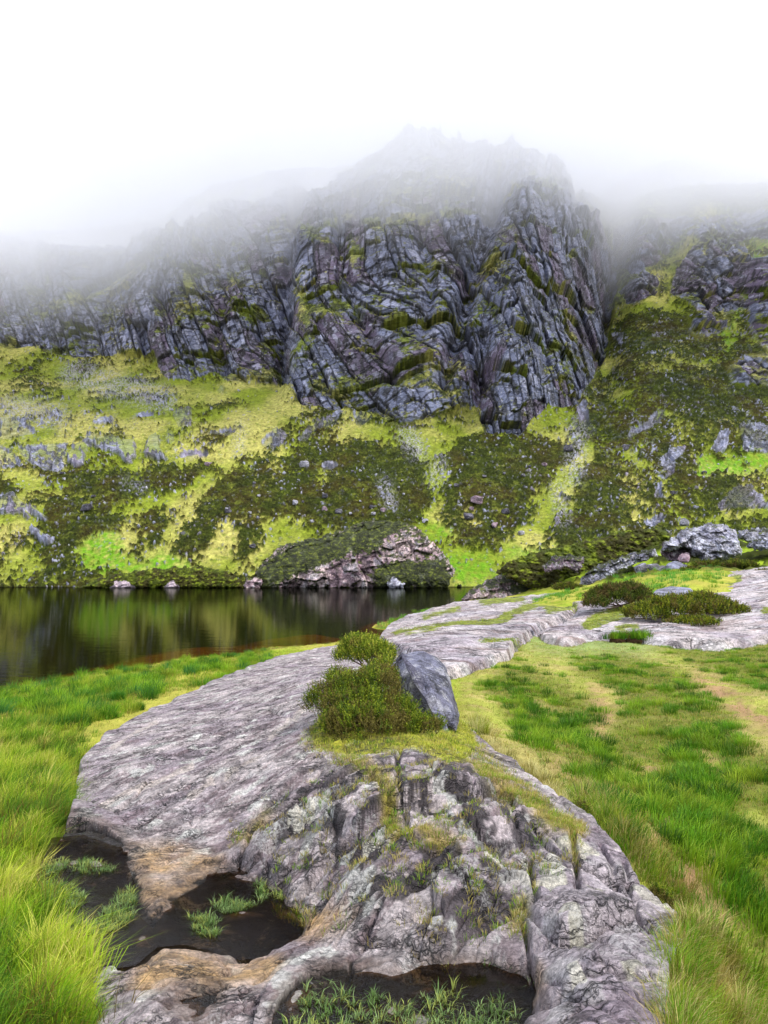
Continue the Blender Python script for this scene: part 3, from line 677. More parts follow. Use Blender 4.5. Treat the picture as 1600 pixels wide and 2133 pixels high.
# ------------------------------------------------------------------ near rock
def rock_shader(name, base_lo=0.62, base_hi=1.3, s=1.0, wet=0.5, lic=.4, drk=.6, cracks=.75):
    m, n, b, out = base_mat(name)
    tc = n.nodes.new('ShaderNodeTexCoord'); V = tc.outputs['Object']
    mp = n.nodes.new('ShaderNodeMapping'); mp.inputs['Rotation'].default_value = (0, 0, math.radians(-38)); mp.inputs['Scale'].default_value = (0.35, 1.5, 1.2)
    n.links.new(V, mp.inputs[0])
    at_ = n.nodes.new('ShaderNodeAttribute'); at_.attribute_name = 'Col'
    t1 = tex(n, 'ShaderNodeTexNoise', 11 * s, 9, 0.76, mp.outputs[0], Distortion=0.9)
    t2 = tex(n, 'ShaderNodeTexNoise', 45 * s, 5, 0.7, V)
    t3 = tex(n, 'ShaderNodeTexNoise', 3.2 * s, 7, 0.68, V, Distortion=0.6)
    c = mul(n, at_.outputs[0], ramp(n, t1.outputs[0], [(0.34, base_lo * .8), (0.5, 1.0), (0.66, base_hi * 1.15)]))
    c = mul(n, c, ramp(n, t2.outputs[0], [(0.38, 0.62), (0.62, 1.32)]))
    # lichen: pale crusts and black specks
    li = ramp(n, t3.outputs[0], [(0.57, 0.0), (0.62, 1.0)])
    sp_ = ramp(n, t2.outputs[0], [(0.42, 0.0), (0.52, 1.0)])
    li = mul(n, li, sp_, 1.0)
    li = mul(n, li, (lic, lic, lic), 1.0)
    c = mul(n, c, tuple(lin(214, 212, 208)), li, 'MIX')
    dk = ramp(n, t3.outputs[0], [(0.36, 1.0), (0.42, 0.0)])
    dk = mul(n, dk, (drk, drk, drk), 1.0)
    c = mul(n, c, tuple(lin(70, 62, 66)), dk, 'MIX')
    wv = n.nodes.new('ShaderNodeVectorMath'); wv.operation = 'MULTIPLY_ADD'; wv.inputs[1].default_value = (.35 / s, .35 / s, .35 / s)
    t4 = tex(n, 'ShaderNodeTexNoise', 4 * s, 4, 0.6, V)
    n.links.new(t4.outputs[1], wv.inputs[0]); n.links.new(mp.outputs[0], wv.inputs[2])
    ck = None
    for sc_, wd in ((4.5, .035), (13.0, .05)):
        vv = tex(n, 'ShaderNodeTexVoronoi', sc_ * s, vec=wv.outputs[0], feature='DISTANCE_TO_EDGE')
        k_ = ramp(n, vv.outputs[0], [(0.0, 0.0), (wd, 1.0)])
        ck = k_ if ck is None else mul(n, ck, k_)
    gate = ramp(n, t4.outputs[0], [(.42, 0.0), (.6, 1.0)])
    ck = mul(n, (1, 1, 1), ck, gate)
    c = mul(n, c, mul(n, ck, (1, 1, 1), 1 - cracks))
    n.links.new(c, b.inputs['Base Color'])
    r = ramp(n, t3.outputs[0], [(0.35, wet), (0.65, 0.8)])
    n.links.new(r, b.inputs['Roughness']); b.inputs['Specular IOR Level'].default_value = 0.45
    v = tex(n, 'ShaderNodeTexVoronoi', 5.5 * s, vec=mp.outputs[0], feature='DISTANCE_TO_EDGE')
    cr = ramp(n, v.outputs[0], [(0.0, 0.0), (0.035, 1.0)])
    h = mul(n, t1.outputs[0], cr, 0.35)
    h = mul(n, h, t2.outputs[0], 0.3, 'ADD')
    h = mul(n, h, ck, .8)
    bp = n.nodes.new('ShaderNodeBump'); bp.inputs['Distance'].default_value = 0.06 / s; bp.inputs['Strength'].default_value = 1.0
    n.links.new(h, bp.inputs['Height']); n.links.new(bp.outputs[0], b.inputs['Normal'])
    return m
M_rock = rock_shader('outcrop_rock', .80, 1.15, 1.0, .42, .5, .55, .8)
M_slab = rock_shader('slab_rock', 0.75, 1.2, 0.35)
M_ridge = rock_shader('shore_rock', 0.6, 1.4, 0.14, lic=.15, drk=.35, cracks=.5)

def water_mat(name, tint, ior):
    m = bpy.data.materials.new(name); m.use_nodes = True
    n = m.node_tree; n.nodes.clear()
    out = n.nodes.new('ShaderNodeOutputMaterial')
    tr = n.nodes.new('ShaderNodeBsdfTransparent'); tr.inputs[0].default_value = (*tint, 1)
    gl = n.nodes.new('ShaderNodeBsdfGlossy'); gl.inputs['Roughness'].default_value = 0.06
    fr = n.nodes.new('ShaderNodeFresnel'); fr.inputs[0].default_value = ior
    mx = n.nodes.new('ShaderNodeMixShader')
    n.links.new(fr.outputs[0], mx.inputs[0]); n.links.new(tr.outputs[0], mx.inputs[1]); n.links.new(gl.outputs[0], mx.inputs[2])
    n.links.new(mx.outputs[0], out.inputs[0]); return m
M_pud = water_mat('puddle_water', (0.5, 0.38, 0.24), 1.33)

def field_rock(name, outline, pts, relief, colour, mat, label, ures, wres, edge=5, drop=0.5, ez=1.0, cat='rock', wob=6):
    f = tps_fit(pts, 2e-3)
    om = pmask(outline); mm = blur(om, edge); deep = blur(om, edge * 5)
    p = np.array(pts); u = p[:, 0] / p[:, 1]; w = np.log(p[:, 1])
    U, W = np.meshgrid(np.linspace(u.min() - .06, u.max() + .06, ures), np.linspace(w.min() - .12, w.max() + .12, wres))
    y = np.exp(W); x = U * y; z = f(x, y)
    qx_, qy_ = topx(x, y, z)
    s_ = np.clip(1.0 * 12 / y, .2, 3)
    jx, jy = noise3(x * 2.2, y * 2.2, 1, 301) * wob, noise3(x * 2.2, y * 2.2, 5, 302) * wob
    ins = samp(mm, qx_ + jx, qy_ + jy)
    core = sm(.5, 1.0, samp(deep, qx_ + jx, qy_ + jy))
    z = z + relief(x, y, qx_, qy_, core) - drop * sm(.62, .10, ins) * (1 + .35 * noise3(x * 3, y * 3, 2, 303))
    P_ = np.stack([x, y, z], -1)
    N_ = grid_normals(P_)
    A_ = colour(x, y, z, qx_, qy_, N_, ins)
    a, b = x.shape; ii = np.arange(a * b).reshape(a, b)
    qd = np.stack([ii[:-1, :-1], ii[:-1, 1:], ii[1:, 1:], ii[1:, :-1]], -1)
    kp = (ins[:-1, :-1] > .12)
    q = qd[kp]; uq, inv = np.unique(q, return_inverse=True)
    o = mesh_np(name, P_.reshape(-1, 3)[uq], inv.reshape(q.shape), mat, col=A_.reshape(-1, 3)[uq])
    tag(o, label, cat)
    return o, P_, qx_, qy_, ins, N_

# --- the big outcrop under the camera
opts = Z((165, 1600, .85), (160, 1690, .88), (140, 1760, .95), (200, 1530, .8), (330, 1470, .7), (480, 1400, .62), (600, 1360, .62), (700, 1343, .75), (100, 1860, 1.0), (140, 1960, 1.05), (190, 2100, 1.1), (190, 2300, 1.12),
  (300, 1600, 1.05), (450, 1500, 1.05), (400, 1700, 1.14), (600, 1450, 1.25), (600, 1600, 1.38), (650, 1385, 1.0), (750, 1400, 1.4), (800, 1560, 1.56), (700, 1700, 1.45), (850, 1800, 1.45), (1000, 1700, 1.56), (1080, 1830, 1.42),
  (950, 1560, 1.5), (1060, 1650, 1.5), (850, 1450, 1.45), (900, 1480, 1.3), (300, 1780, 1.08), (250, 1850, 1.06), (400, 1850, 1.07), (550, 1900, 1.09), (200, 1950, 1.08), (330, 2010, 1.16), (300, 2100, 1.2), (600, 1990, 1.2), (700, 2050, 1.22),
  (800, 1960, 1.3), (1000, 2060, 1.27), (800, 2120, 1.24), (1150, 1660, 1.42), (1250, 1760, 1.36), (1190, 1850, 1.44), (1300, 1860, 1.40), (1250, 2000, 1.44), (1370, 1950, 1.38), (1350, 2100, 1.42), (1200, 2120, 1.42),
  (1430, 1930, 1.36), (1400, 2060, 1.41), (1400, 2300, 1.42), (1170, 1650, 1.40), (1290, 1770, 1.34), (1340, 1830, 1.34), (1450, 2000, 1.38), (1440, 2133, 1.40), (1130, 2010, 1.31), (1130, 2110, 1.32), (1050, 1945, 1.33), (480, 1785, 1.11), (620, 1850, 1.13), (650, 1935, 1.13), (560, 2000, 1.12), (700, 2300, 1.2), (1150, 2300, 1.38), (450, 2250, 1.2), (960, 1500, .95), (900, 1395, .9), (1050, 1570, 1.15))
pudP = [[(130, 1758), (190, 1752), (255, 1775), (278, 1775), (270, 1800), (290, 1850), (290, 1900), (322, 1930), (340, 1905), (355, 1880), (420, 1842), (430, 1812), (490, 1800), (560, 1835), (612, 1870), (640, 1920), (600, 1950), (560, 1985),
   (470, 1990), (420, 1970), (380, 1960), (330, 1965), (290, 2000), (210, 2010), (195, 1950), (120, 1900), (100, 1830)], [(640, 2062), (720, 2040), (840, 2015), (900, 1968), (1010, 1985), (1090, 2010), (1115, 2060), (1090, 2140), (1080, 2300), (560, 2300), (590, 2120)],
   [(340, 2085), (460, 2072), (458, 2105), (345, 2128)]]
pudM = [blur(pmask(p_), 24) for p_ in pudP]; pudL = [1.07, 1.25, 1.19]
roughM = blur(pmask([(520, 1760), (640, 1620), (830, 1560), (960, 1590), (1130, 1690), (1180, 1800), (1060, 1930), (900, 1960), (700, 1900), (600, 1850)]), 30)
crestM = blur(pmask([(1080, 1780), (1150, 1640), (1300, 1760), (1440, 1930), (1400, 2300), (1150, 2300), (1080, 1960)]), 30)
crackM = blur(smask(([(500, 1800), (520, 1740), (600, 1680), (680, 1640)], 6), ([(560, 1830), (575, 1760), (640, 1700)], 5), ([(830, 1560), (830, 1640), (850, 1720), (800, 1800)], 8), ([(700, 1580), (760, 1600), (820, 1690)], 7), ([(900, 1800), (980, 1760), (1060, 1770)], 7),
  ([(860, 1880), (960, 1820), (1090, 1790)], 8), ([(1095, 1760), (1110, 1830), (1115, 1900)], 7), ([(1195, 1740), (1200, 1800), (1205, 1860)], 8), ([(1090, 1930), (1100, 1980), (1112, 2040)], 8), ([(1250, 1770), (1300, 1850), (1380, 1870)], 5), ([(940, 1960), (1080, 1920)], 6),
  ([(700, 1990), (800, 1960), (880, 1975)], 6), ([(560, 1480), (640, 1500)], 4), ([(300, 1600), (420, 1560), (520, 1500)], 3), ([(250, 1680), (400, 1640), (520, 1620)], 4), ([(1160, 1650), (1190, 1700), (1250, 1740)], 6), ([(1300, 1800), (1330, 1900), (1380, 1950)], 6), ([(1210, 2030), (1300, 2010), (1390, 2040)], 6),
  ([(650, 1870), (700, 1800), (780, 1770)], 6), ([(980, 1640), (1060, 1700), (1090, 1760)], 6), ([(720, 2060), (730, 2000), (800, 1900)], 5), ([(1130, 1900), (1250, 1900), (1340, 1930)], 5)), 3)
bandM = blur(smask(([(172, 1700), (280, 1645), (400, 1592)], 15), ([(395, 1665), (440, 1630)], 16), ([(560, 1540), (640, 1470)], 12), ([(230, 1560), (330, 1500)], 8), ([(470, 1620), (560, 1575)], 8)), 4)
lichM = blur(pmask([(1130, 1790), (1160, 1770), (1180, 1830), (1150, 1880), (1125, 1850)], [(1080, 1785), (1100, 1780), (1105, 1810), (1085, 1815)], [(1180, 2035), (1220, 2030), (1225, 2055), (1190, 2055)], [(755, 1770), (790, 1745), (800, 1785), (765, 1795)], [(600, 1700), (660, 1690), (650, 1735), (600, 1740)], [(880, 1600), (920, 1590), (900, 1620)], [(1040, 1690), (1080, 1670), (1070, 1700)], [(1230, 2000), (1250, 1985), (1250, 2015)], [(760, 1540), (800, 1545), (790, 1560)], [(1000, 1820), (1060, 1800), (1050, 1840)]), 5)
def out_relief(x, y, px, py, core):
    wx_ = x + .25 * fbm(x * 1.1, y * 1.1, 0, 3, 311); wy_ = y + .25 * fbm(x * 1.1, y * 1.1, 4, 3, 312)
    al, ac = wx_ * .80 + wy_ * .60, -wx_ * .60 + wy_ * .80
    ro, crs = samp(roughM, px, py), samp(crestM, px, py)
    st = 1 - np.abs(noise3(al * 1.1, ac * 7.5, 1, 321)) * 2
    st2 = 1 - np.abs(noise3(al * 2.6, ac * 15, 1, 322)) * 2
    bd = ac / .30 + 1.2 * fbm(al * .8, ac * .8, 2, 3, 323); sw = bd - np.floor(bd)
    bd2 = ac / .11 + 1.5 * fbm(al * 1.5, ac * 1.5, 5, 3, 324); sw2 = bd2 - np.floor(bd2)
    pit = noise3(x * 4.5, y * 4.5, 9, 344)
    r = .005 * st + .005 * st2 + .05 * fbm(x * .8, y * .8, 3, 3, 341) + .010 * fbm(x * 9, y * 9, 3, 4, 342) - .035 * sm(.28, .5, pit) * (.3 + ro)
    for w_, h_, am, s_ in ((.42, 1.5, .085, 21), (.17, .55, .048, 22), (.07, .2, .020, 23)):
        hb, hc, h2, h3, fa, fb, ed = brick(ac + s_, al + s_ * .7, w_, h_, s_)
        t_ = .8 * (hb - .5) + .5 * (hc - .5) + (h2 - .35) * 1.2 * fa + (h3 - .5) * .9 * fb
        r = r + am * t_ * (.30 + 1.25 * ro) * (1 - crs) - am * (.25 + .5 * ro) * sm(.05 * w_ + .004, 0, ed) * (1 - crs)
    cx_, cy_ = x * .92 + y * .38 + .05 * fbm(x * 2, y * 2, 1, 2, 5), -x * .38 + y * .92 + .05 * fbm(x * 2, y * 2, 7, 2, 6)
    for w_, h_, am, s_ in ((.55, .95, .16, 31), (.2, .42, .055, 32), (.09, .16, .018, 33)):
        hb, hc, h2, h3, fa, fb, ed = brick(cx_ + s_, cy_ + s_ * .7, w_, h_, s_)
        r = r + crs * (am * (.55 * (hb - .5) + (h2 - .5) * .9 * fa + (h3 - .5) * .9 * fb) - am * .30 * sm(.028, 0, ed))
    jq = 9 * fbm(x * 3, y * 3, 1, 3, 371); jr = 7 * fbm(x * 3, y * 3, 5, 3, 372)
    r = r - .10 * samp(crackM, px + jq, py + jr) * (1 + .4 * noise3(x * 6, y * 6, 2, 373))
    # puddles lie in hollows
    return r * (0.5 + 0.5 * core)
def out_colour(x, y, z, px, py, N_, ins):
    o = 0 * x[..., None]
    a = fbm(x * 1.3, y * 1.3, z * 1.3, 4, 351); b = fbm((x * .8 + y * .6) * 1.8, (-x * .6 + y * .8) * 9 + a, z * 5, 5, 352, .65); c = fbm(x * 5, y * 5, z * 5, 4, 353)
    A_ = mix(lin(212, 198, 196) + o, lin(184, 168, 174) + o, sm(.35, .7, .5 + .6 * a))
    A_ = mix(A_, lin(128, 106, 110) + o, sm(.54, .72, .5 + .7 * b) * .75)
    A_ = mix(A_, lin(200, 194, 192) + o, sm(.64, .80, .5 - .6 * b) * .28)
    ro = samp(roughM, px, py)
    A_ = mix(A_, lin(60, 52, 54) + o, sm(.50, .62, .5 + .55 * c + .10 * ro) * (.35 + .6 * ro))
    A_ = mix(A_, lin(226, 224, 216) + o, sm(.66, .73, .5 + .5 * fbm(x * 3.5, y * 3.5, 8, 5, 354) + .03 * ro) * .8)
    crs = samp(crestM, px, py)
    A_ = mix(A_, mix(lin(198, 186, 194) + o, lin(160, 144, 156) + o, sm(.4, .65, .5 + .6 * a)), crs * .55)
    A_ = mix(A_, lin(222, 216, 196) + o, crs * sm(.64, .70, .5 + .5 * fbm(x * 4, y * 4, 3, 3, 355)) * .9)
    oc = blur(pmask([(265, 1770), (350, 1755), (470, 1790), (430, 1840), (350, 1900), (325, 1935), (285, 1900)], [(310, 1970), (370, 1955), (460, 1980), (600, 2010), (560, 2060), (420, 2090), (250, 2060)], [(570, 1930), (640, 1900), (740, 1900), (720, 1950), (620, 1970)], [(1050, 2010), (1130, 2030), (1130, 2080), (1080, 2070)]), 10)
    A_ = mix(A_, lin(206, 168, 118) + o, np.clip(samp(oc, px, py) * (.75 + .5 * c), 0, 1))
    for m_, L_ in zip(pudM, pudL):
        near = sm(.04, .14, samp(m_, px, py))
        A_ = mix(A_, lin(120, 100, 84) + o, .6 * near * sm(L_ + .045, L_ + .01, z))
        A_ = mix(A_, lin(44, 36, 26) + o, near * sm(L_ + .001, L_ - .012, z))
    A_ = mix(A_, lin(232, 226, 210) + o, sm(.35, .55, samp(lichM, px, py) + .30 * c) * .9)
    A_ = mix(A_, lin(224, 208, 196) + o, sm(.3, .6, samp(bandM, px, py) + .25 * c) * .7)
    # soil and moss in the hollows of the rough part
    ms = blur(smask(([(640, 1560), (760, 1590), (800, 1640), (815, 1700), (830, 1760)], 26), ([(1000, 1590), (1090, 1650), (1150, 1720), (1200, 1740)], 44), ([(820, 1740), (960, 1790)], 22), ([(560, 1690), (500, 1760)], 14), ([(1090, 1900), (1070, 1940)], 26), ([(1190, 1740), (1200, 1800)], 10)), 8)
    A_ = mix(A_, mix(lin(190, 164, 96) + o, lin(150, 140, 40) + o, sm(.4, .6, .5 + .5 * c)), np.clip(samp(ms, px, py) * 1.3 * sm(.3, .5, .5 + .5 * a + .2 * ro), 0, 1) * .9)
    mo = blur(pmask([(640, 1530), (680, 1480), (860, 1430), (960, 1480), (1000, 1560), (960, 1580), (850, 1555), (760, 1570), (660, 1570)]), 10)
    A_ = mix(A_, mix(lin(186, 184, 52) + o, lin(120, 120, 30) + o, sm(.45, .7, .5 + .6 * c)), sm(.3, .6, samp(mo, px, py) + .12 * c))
    return A_
def with_puddles(x, y, px, py, core):
    return out_relief(x, y, px, py, core)
_op = opts
fO = tps_fit(_op, 2e-3)
def relief_main(x, y, px, py, core):
    r = out_relief(x, y, px, py, core); z0 = fO(x, y)
    for m_, L_ in zip(pudM, pudL):
        w_ = sm(.18, .62, samp(m_, px, py) + .26 * fbm(x * 5, y * 5, 2, 4, 361))
        r = r * (1 - w_) + (L_ - .024 + .040 * fbm(x * 4, y * 4, 6, 3, 362) - z0) * w_
        ring = (samp(m_, px, py) <= .25) * samp(blur(m_, 40), px, py)
        r = np.where(ring > .12, np.maximum(r, L_ + .008 - z0 + .4 * r), r)
    return r
ro_, rP, rqx, rqy, rins, rN = field_rock('rock_outcrop', out_poly, opts, relief_main, out_colour, M_rock, 'large mauve grey rock outcrop with puddles filling the foreground', 420 if QUICK else 820, 420 if QUICK else 820, edge=9, drop=.4, cat='rock outcrop')

for k, (p_, L_, lab) in enumerate(zip(pudP, pudL, ('dark peaty puddle around the ochre rock in the foreground outcrop', 'dark shallow puddle with grass sprigs at the bottom centre', 'small rectangular puddle at the bottom left of the outcrop'))):
    pp = np.array(p_, float); c_ = pp.mean(0); pp = c_ + (pp - c_) * 1.10
    w3 = atz(pp[:, 0], pp[:, 1], L_)
    cc = w3.mean(0)
    co_ = np.concatenate([w3, w3 - [0, 0, .02]]); n_ = len(w3)
    me = bpy.data.meshes.new('puddle')
    from mathutils.geometry import tessellate_polygon
    tri = tessellate_polygon([[Vector(v) for v in w3]])
    tri = [t if (Vector(w3[t[1]]) - Vector(w3[t[0]])).cross(Vector(w3[t[2]]) - Vector(w3[t[0]])).z > 0 else t[::-1] for t in tri]
    me.from_pydata([tuple(v) for v in w3], [], [tuple(t) for t in tri]); me.materials.append(M_pud)
    o = bpy.data.objects.new('puddle', me); C.objects.link(o); tag(o, lab, 'puddle', kind='structure')

# --- pale slabs by the lake and on the right
def slab_relief(x, y, px, py, core):
    al, ac = x * .93 + y * .36, -x * .36 + y * .93
    st = 1 - np.abs(noise3(al * .25, ac * 1.6, 1, 401)) * 2
    bd = ac / 1.5 + 1.1 * fbm(al * .2, ac * .4, 2, 3, 402); sw = bd - np.floor(bd)
    return .012 * noise3(x * 9, y * 9, 2, 405) + .04 * st + .06 * (sw ** 2 - .3) + .12 * fbm(x * .3, y * .3, 1, 4, 403) + .02 * fbm(x * 3, y * 3, 1, 3, 404)
gstr = blur(smask(([(820, 1322), (960, 1300), (1060, 1292)], 12), ([(880, 1288), (960, 1268)], 10), ([(1050, 1285), (1100, 1265), (1180, 1250)], 14), ([(1140, 1275), (1200, 1262)], 12), ([(1000, 1340), (1090, 1330)], 8), ([(1515, 1215), (1540, 1205)], 16), ([(1225, 1300), (1260, 1285), (1340, 1265)], 26), ([(1340, 1225), (1400, 1212)], 18), ([(1280, 1310), (1330, 1306)], 10), ([(1590, 1275), (1640, 1270)], 14), ([(1000, 1255), (1090, 1248)], 12)), 5)
def slab_colour(x, y, z, px, py, N_, ins):
    o = 0 * x[..., None]
    al, ac = x * .93 + y * .36, -x * .36 + y * .93
    a = fbm(x * .35, y * .35, 1, 4, 411); b = fbm(al * .25, ac * 2.2, 1, 4, 412); c = fbm(x * 2, y * 2, 1, 4, 413)
    A_ = mix(lin(222, 208, 206) + o, lin(190, 176, 184) + o, sm(.35, .7, .5 + .6 * a))
    A_ = mix(A_, lin(150, 124, 118) + o, sm(.58, .72, .5 + .6 * b) * .7)
    A_ = mix(A_, lin(222, 216, 218) + o, sm(.58, .72, .5 - .6 * b) * .7)
    A_ = mix(A_, lin(150, 160, 52) + o * (1 + c[..., None]), sm(.4, .6, samp(gstr, px, py) + .28 * c + .15 * a))
    return A_
sl1 = [(788, 1330), (810, 1300), (860, 1280), (910, 1265), (960, 1252), (1040, 1246), (1140, 1238), (1225, 1232), (1235, 1250), (1180, 1275), (1120, 1300), (1080, 1325), (1060, 1345), (1065, 1358), (1020, 1370), (960, 1388), (930, 1398), (900, 1372), (850, 1350)]
s1p = Z((788, 1332, .35), (860, 1282, .35), (960, 1254, .32)) + Z((850, 1345, .95), (930, 1385, .8), (1060, 1352, .8), (1020, 1368, .8), (960, 1340, 1.0), (1000, 1310, .95), (1090, 1300, .85), (900, 1310, .85), (1000, 1280, .85)) + D((1120, 1262, 46), (1100, 1248, 62), (1225, 1238, 60), (1180, 1262, 50), (1040, 1250, 66))
slabG = []
o_, P_, a_, b_, _i, _n = field_rock('rock_slab', sl1, s1p, slab_relief, slab_colour, M_slab, 'pale pinkish rock slab running along the lake shore behind the boulder', 420, 300, edge=4, drop=.4, wob=2)
slabG.append((o_, P_, a_.ravel(), b_.ravel()))
sl2 = [(1120, 1318), (1180, 1292), (1215, 1268), (1185, 1254), (1250, 1228), (1310, 1213), (1345, 1218), (1400, 1208), (1440, 1202), (1520, 1190), (1620, 1180), (1820, 1160), (1820, 1330), (1600, 1322), (1560, 1330), (1500, 1338), (1400, 1336), (1350, 1330), (1240, 1318), (1180, 1335)]
s2p = Z((1150, 1330, .72), (1240, 1322, .78), (1400, 1338, .78), (1600, 1325, .82), (1820, 1330, .8)) + D((1300, 1270, 36), (1400, 1270, 35), (1600, 1260, 33), (1820, 1240, 32), (1230, 1236, 58), (1330, 1220, 55), (1450, 1205, 52), (1600, 1185, 50), (1820, 1165, 48), (1400, 1236, 44), (1600, 1220, 42), (1300, 1300, 30), (1500, 1300, 29))
o_, P_, a_, b_, _i, _n = field_rock('rock_slab', sl2, s2p, slab_relief, slab_colour, M_slab, 'broad smooth pale rock slab rising towards the right edge', 420, 300, edge=4, drop=.4, wob=3)
slabG.append((o_, P_, a_.ravel(), b_.ravel()))

# ------------------------------------------------------------------ rocks as bodies of their own
def relief_rock(name, outline, Yf, th, lean, label, cat, style, mat=None, step=1.6, vegpoly=None, vegbias=0.0, dark=None, rough=1.0, grp=None):
    """a rock body: rounded front with slabs and cracks, closed back"""
    P_ = np.array(outline, float)
    x0, x1, y0, y1 = P_[:, 0].min() - 6, P_[:, 0].max() + 6, P_[:, 1].min() - 6, P_[:, 1].max() + 6
    PXr, PYr = np.meshgrid(np.arange(x0, x1, step), np.arange(y1, y0, -step))
    om = pmask(outline)
    sz = min(x1 - x0, y1 - y0)
    prof = np.zeros_like(om); 
    for r_ in (3, sz * .08, sz * .18):
        prof = prof + np.clip(blur(om, r_) * 2 - 1, 0, 1) / 3
    jx, jy = 5 * noise3(PXr * .08, PYr * .08, 1, 501) + 2 * noise3(PXr * .25, PYr * .25, 1, 503), 5 * noise3(PXr * .08, PYr * .08, 3, 502) + 2 * noise3(PXr * .25, PYr * .25, 6, 504)
    m = samp(om if False else blur(om, 2), PXr + jx, PYr + jy); pf = samp(prof, PXr + jx, PYr + jy)
    Yb = Yf + lean * (y1 - PYr) / (y1 - y0)
    scale = Yf / F * sz                         # metres across
    Q0 = at(PXr, PYr, Yb)
    k = 1.0 / max(scale, .5)
    X, Zz = Q0[..., 0], Q0[..., 2]
    wx_ = X + .1 / k * fbm(X * k * 2, Zz * k * 2, 1, 3, 511); wz_ = Zz + .1 / k * fbm(X * k * 2, Zz * k * 2, 6, 3, 512)
    rel = 0
    for w_, am, s_ in ((.42, .16, 51), (.17, .075, 52), (.07, .03, 53), (.03, .012, 54)):
        hb, hc, h2, h3, fa, fb, ed = brick((wx_ + .45 * wz_) + s_ * .37, (wz_ - .35 * wx_) + s_ * .73, w_ / k, w_ * 1.1 / k, s_)
        rel = rel + am / k * (.6 * (hb - .5) + .5 * (hc - .5) + (h2 - .4) * 1.1 * fa - (h3 - .25) * 1.3 * fb) - am / k * .22 * sm(.06 * w_ / k, 0, ed)
    rel = rel + .02 / k * fbm(X * k * 6, Zz * k * 6, 2, 4, 531)
    if style == 'heath': rel = .05 / k * fbm(X * .5, Zz * .8, 2, 4, 532) + .55 * fbm(X * 1.2, Zz * 1.8, 2, 4, 533, .7)
    vp0 = samp(blur(pmask(*vegpoly), 6), PXr + 2 * jx, PYr + 2 * jy) if vegpoly and style != 'heath' else 0 * X
    rel = rel * (1 - .85 * vp0)
    front = Yb - th * np.sqrt(np.clip(pf, 0, 1)) - rough * rel * sm(0, .3, pf)
    Q = at(PXr, PYr, front); B = at(PXr, PYr, Yb + th * .7 * np.sqrt(np.clip(pf, 0, 1)) + .02)
    N_ = grid_normals(Q)
    up_ = k3(N_[..., 2])
    o = 0 * X[..., None]
    n1 = fbm(X * k * 2, Zz * k * 2, 2, 4, 541); n2 = fbm(X * 1.3, Zz * 1.3, Q[..., 1] * 1.3, 3, 542); n4 = fbm(X * 6 * k, Zz * 6 * k, 3, 4, 543)
    c1, c2 = {'pink': ((214, 190, 190), (170, 142, 150)), 'grey': ((206, 206, 222), (160, 158, 178)), 'purple': ((132, 110, 124), (108, 92, 104)), 'blue': ((168, 172, 196), (134, 138, 160)), 'heath': ((70, 80, 20), (60, 58, 22))}[style]
    A_ = mix(lin(*c1) + o, lin(*c2) + o, sm(.35, .65, .5 + .7 * n1)) * (1.0 if style == 'heath' else 1.2)
    if style != 'heath':
        A_ = mix(A_, lin(66, 60, 64) + o, sm(.60, .72, .5 + .6 * n4) * .6)
        A_ = mix(A_, lin(216, 210, 214) + o, sm(.60, .70, .5 - .6 * n4) * .6)
        vp = samp(blur(pmask(*vegpoly), 4), PXr + 2 * jx, PYr + 2 * jy) if vegpoly else 0 * X
        veg = np.clip(sm(.62, .82, up_ + .25 * n2 + vegbias) + sm(.35, .6, vp + .45 * n2), 0, 1)
        A_ = mix(A_, mix(lin(58, 66, 16) + o, lin(124, 134, 38) + o, sm(.5, .75, .5 + .6 * fbm(X * .8, Zz * 1.4, 2, 5, 547, .75))) * (.5 + .7 * np.clip(.5 + .8 * fbm(X * 1.2, Zz * 2, 4, 4, 548, .8), 0, 1))[..., None], veg)
        Q[..., 1] -= veg * (.02 * scale * .5) * (1 + n2)
    else:
        A_ = mix(A_, lin(136, 150, 40) + o, sm(.54, .74, .5 + .6 * fbm(X * .7, Zz * 1.4, 2, 5, 545, .7)) * .8) * (.45 + .8 * np.clip(.5 + .8 * fbm(X * 1.2, Zz * 2, 4, 4, 546, .8), 0, 1))[..., None]
        if vegpoly:
            vp = samp(blur(pmask(*vegpoly), 2), PXr + jx, PYr + jy)
            A_ = mix(A_, lin(196, 178, 186) + o, sm(.4, .6, vp + .2 * n4))
    a, b = X.shape; ii = np.arange(a * b).reshape(a, b)
    qd = np.stack([ii[:-1, :-1], ii[:-1, 1:], ii[1:, 1:], ii[1:, :-1]], -1)
    kp = m > .5
    kq = kp[:-1, :-1] & kp[1:, 1:] & kp[1:, :-1] & kp[:-1, 1:]
    q = qd[kq]
    # side walls along the rim
    e = np.concatenate([q[:, [0, 1]], q[:, [1, 2]], q[:, [2, 3]], q[:, [3, 0]]])
    key = e.min(1) * (a * b) + e.max(1)
    _, inv_, cnt = np.unique(key, return_inverse=True, return_counts=True)
    rim = e[cnt[inv_] == 1]
    side = np.stack([rim[:, 1], rim[:, 0], rim[:, 0] + a * b, rim[:, 1] + a * b], -1)
    allq = np.concatenate([q, q[:, ::-1] + a * b, side])
    co_ = np.concatenate([Q.reshape(-1, 3), B.reshape(-1, 3)]); cl_ = np.concatenate([A_.reshape(-1, 3)] * 2)
    uq, inv = np.unique(allq, return_inverse=True)
    ob = mesh_np(name, co_[uq], inv.reshape(allq.shape), mat or (M_hill if style == 'heath' else M_ridge), col=cl_[uq])
    return tag(ob, label, cat, grp)

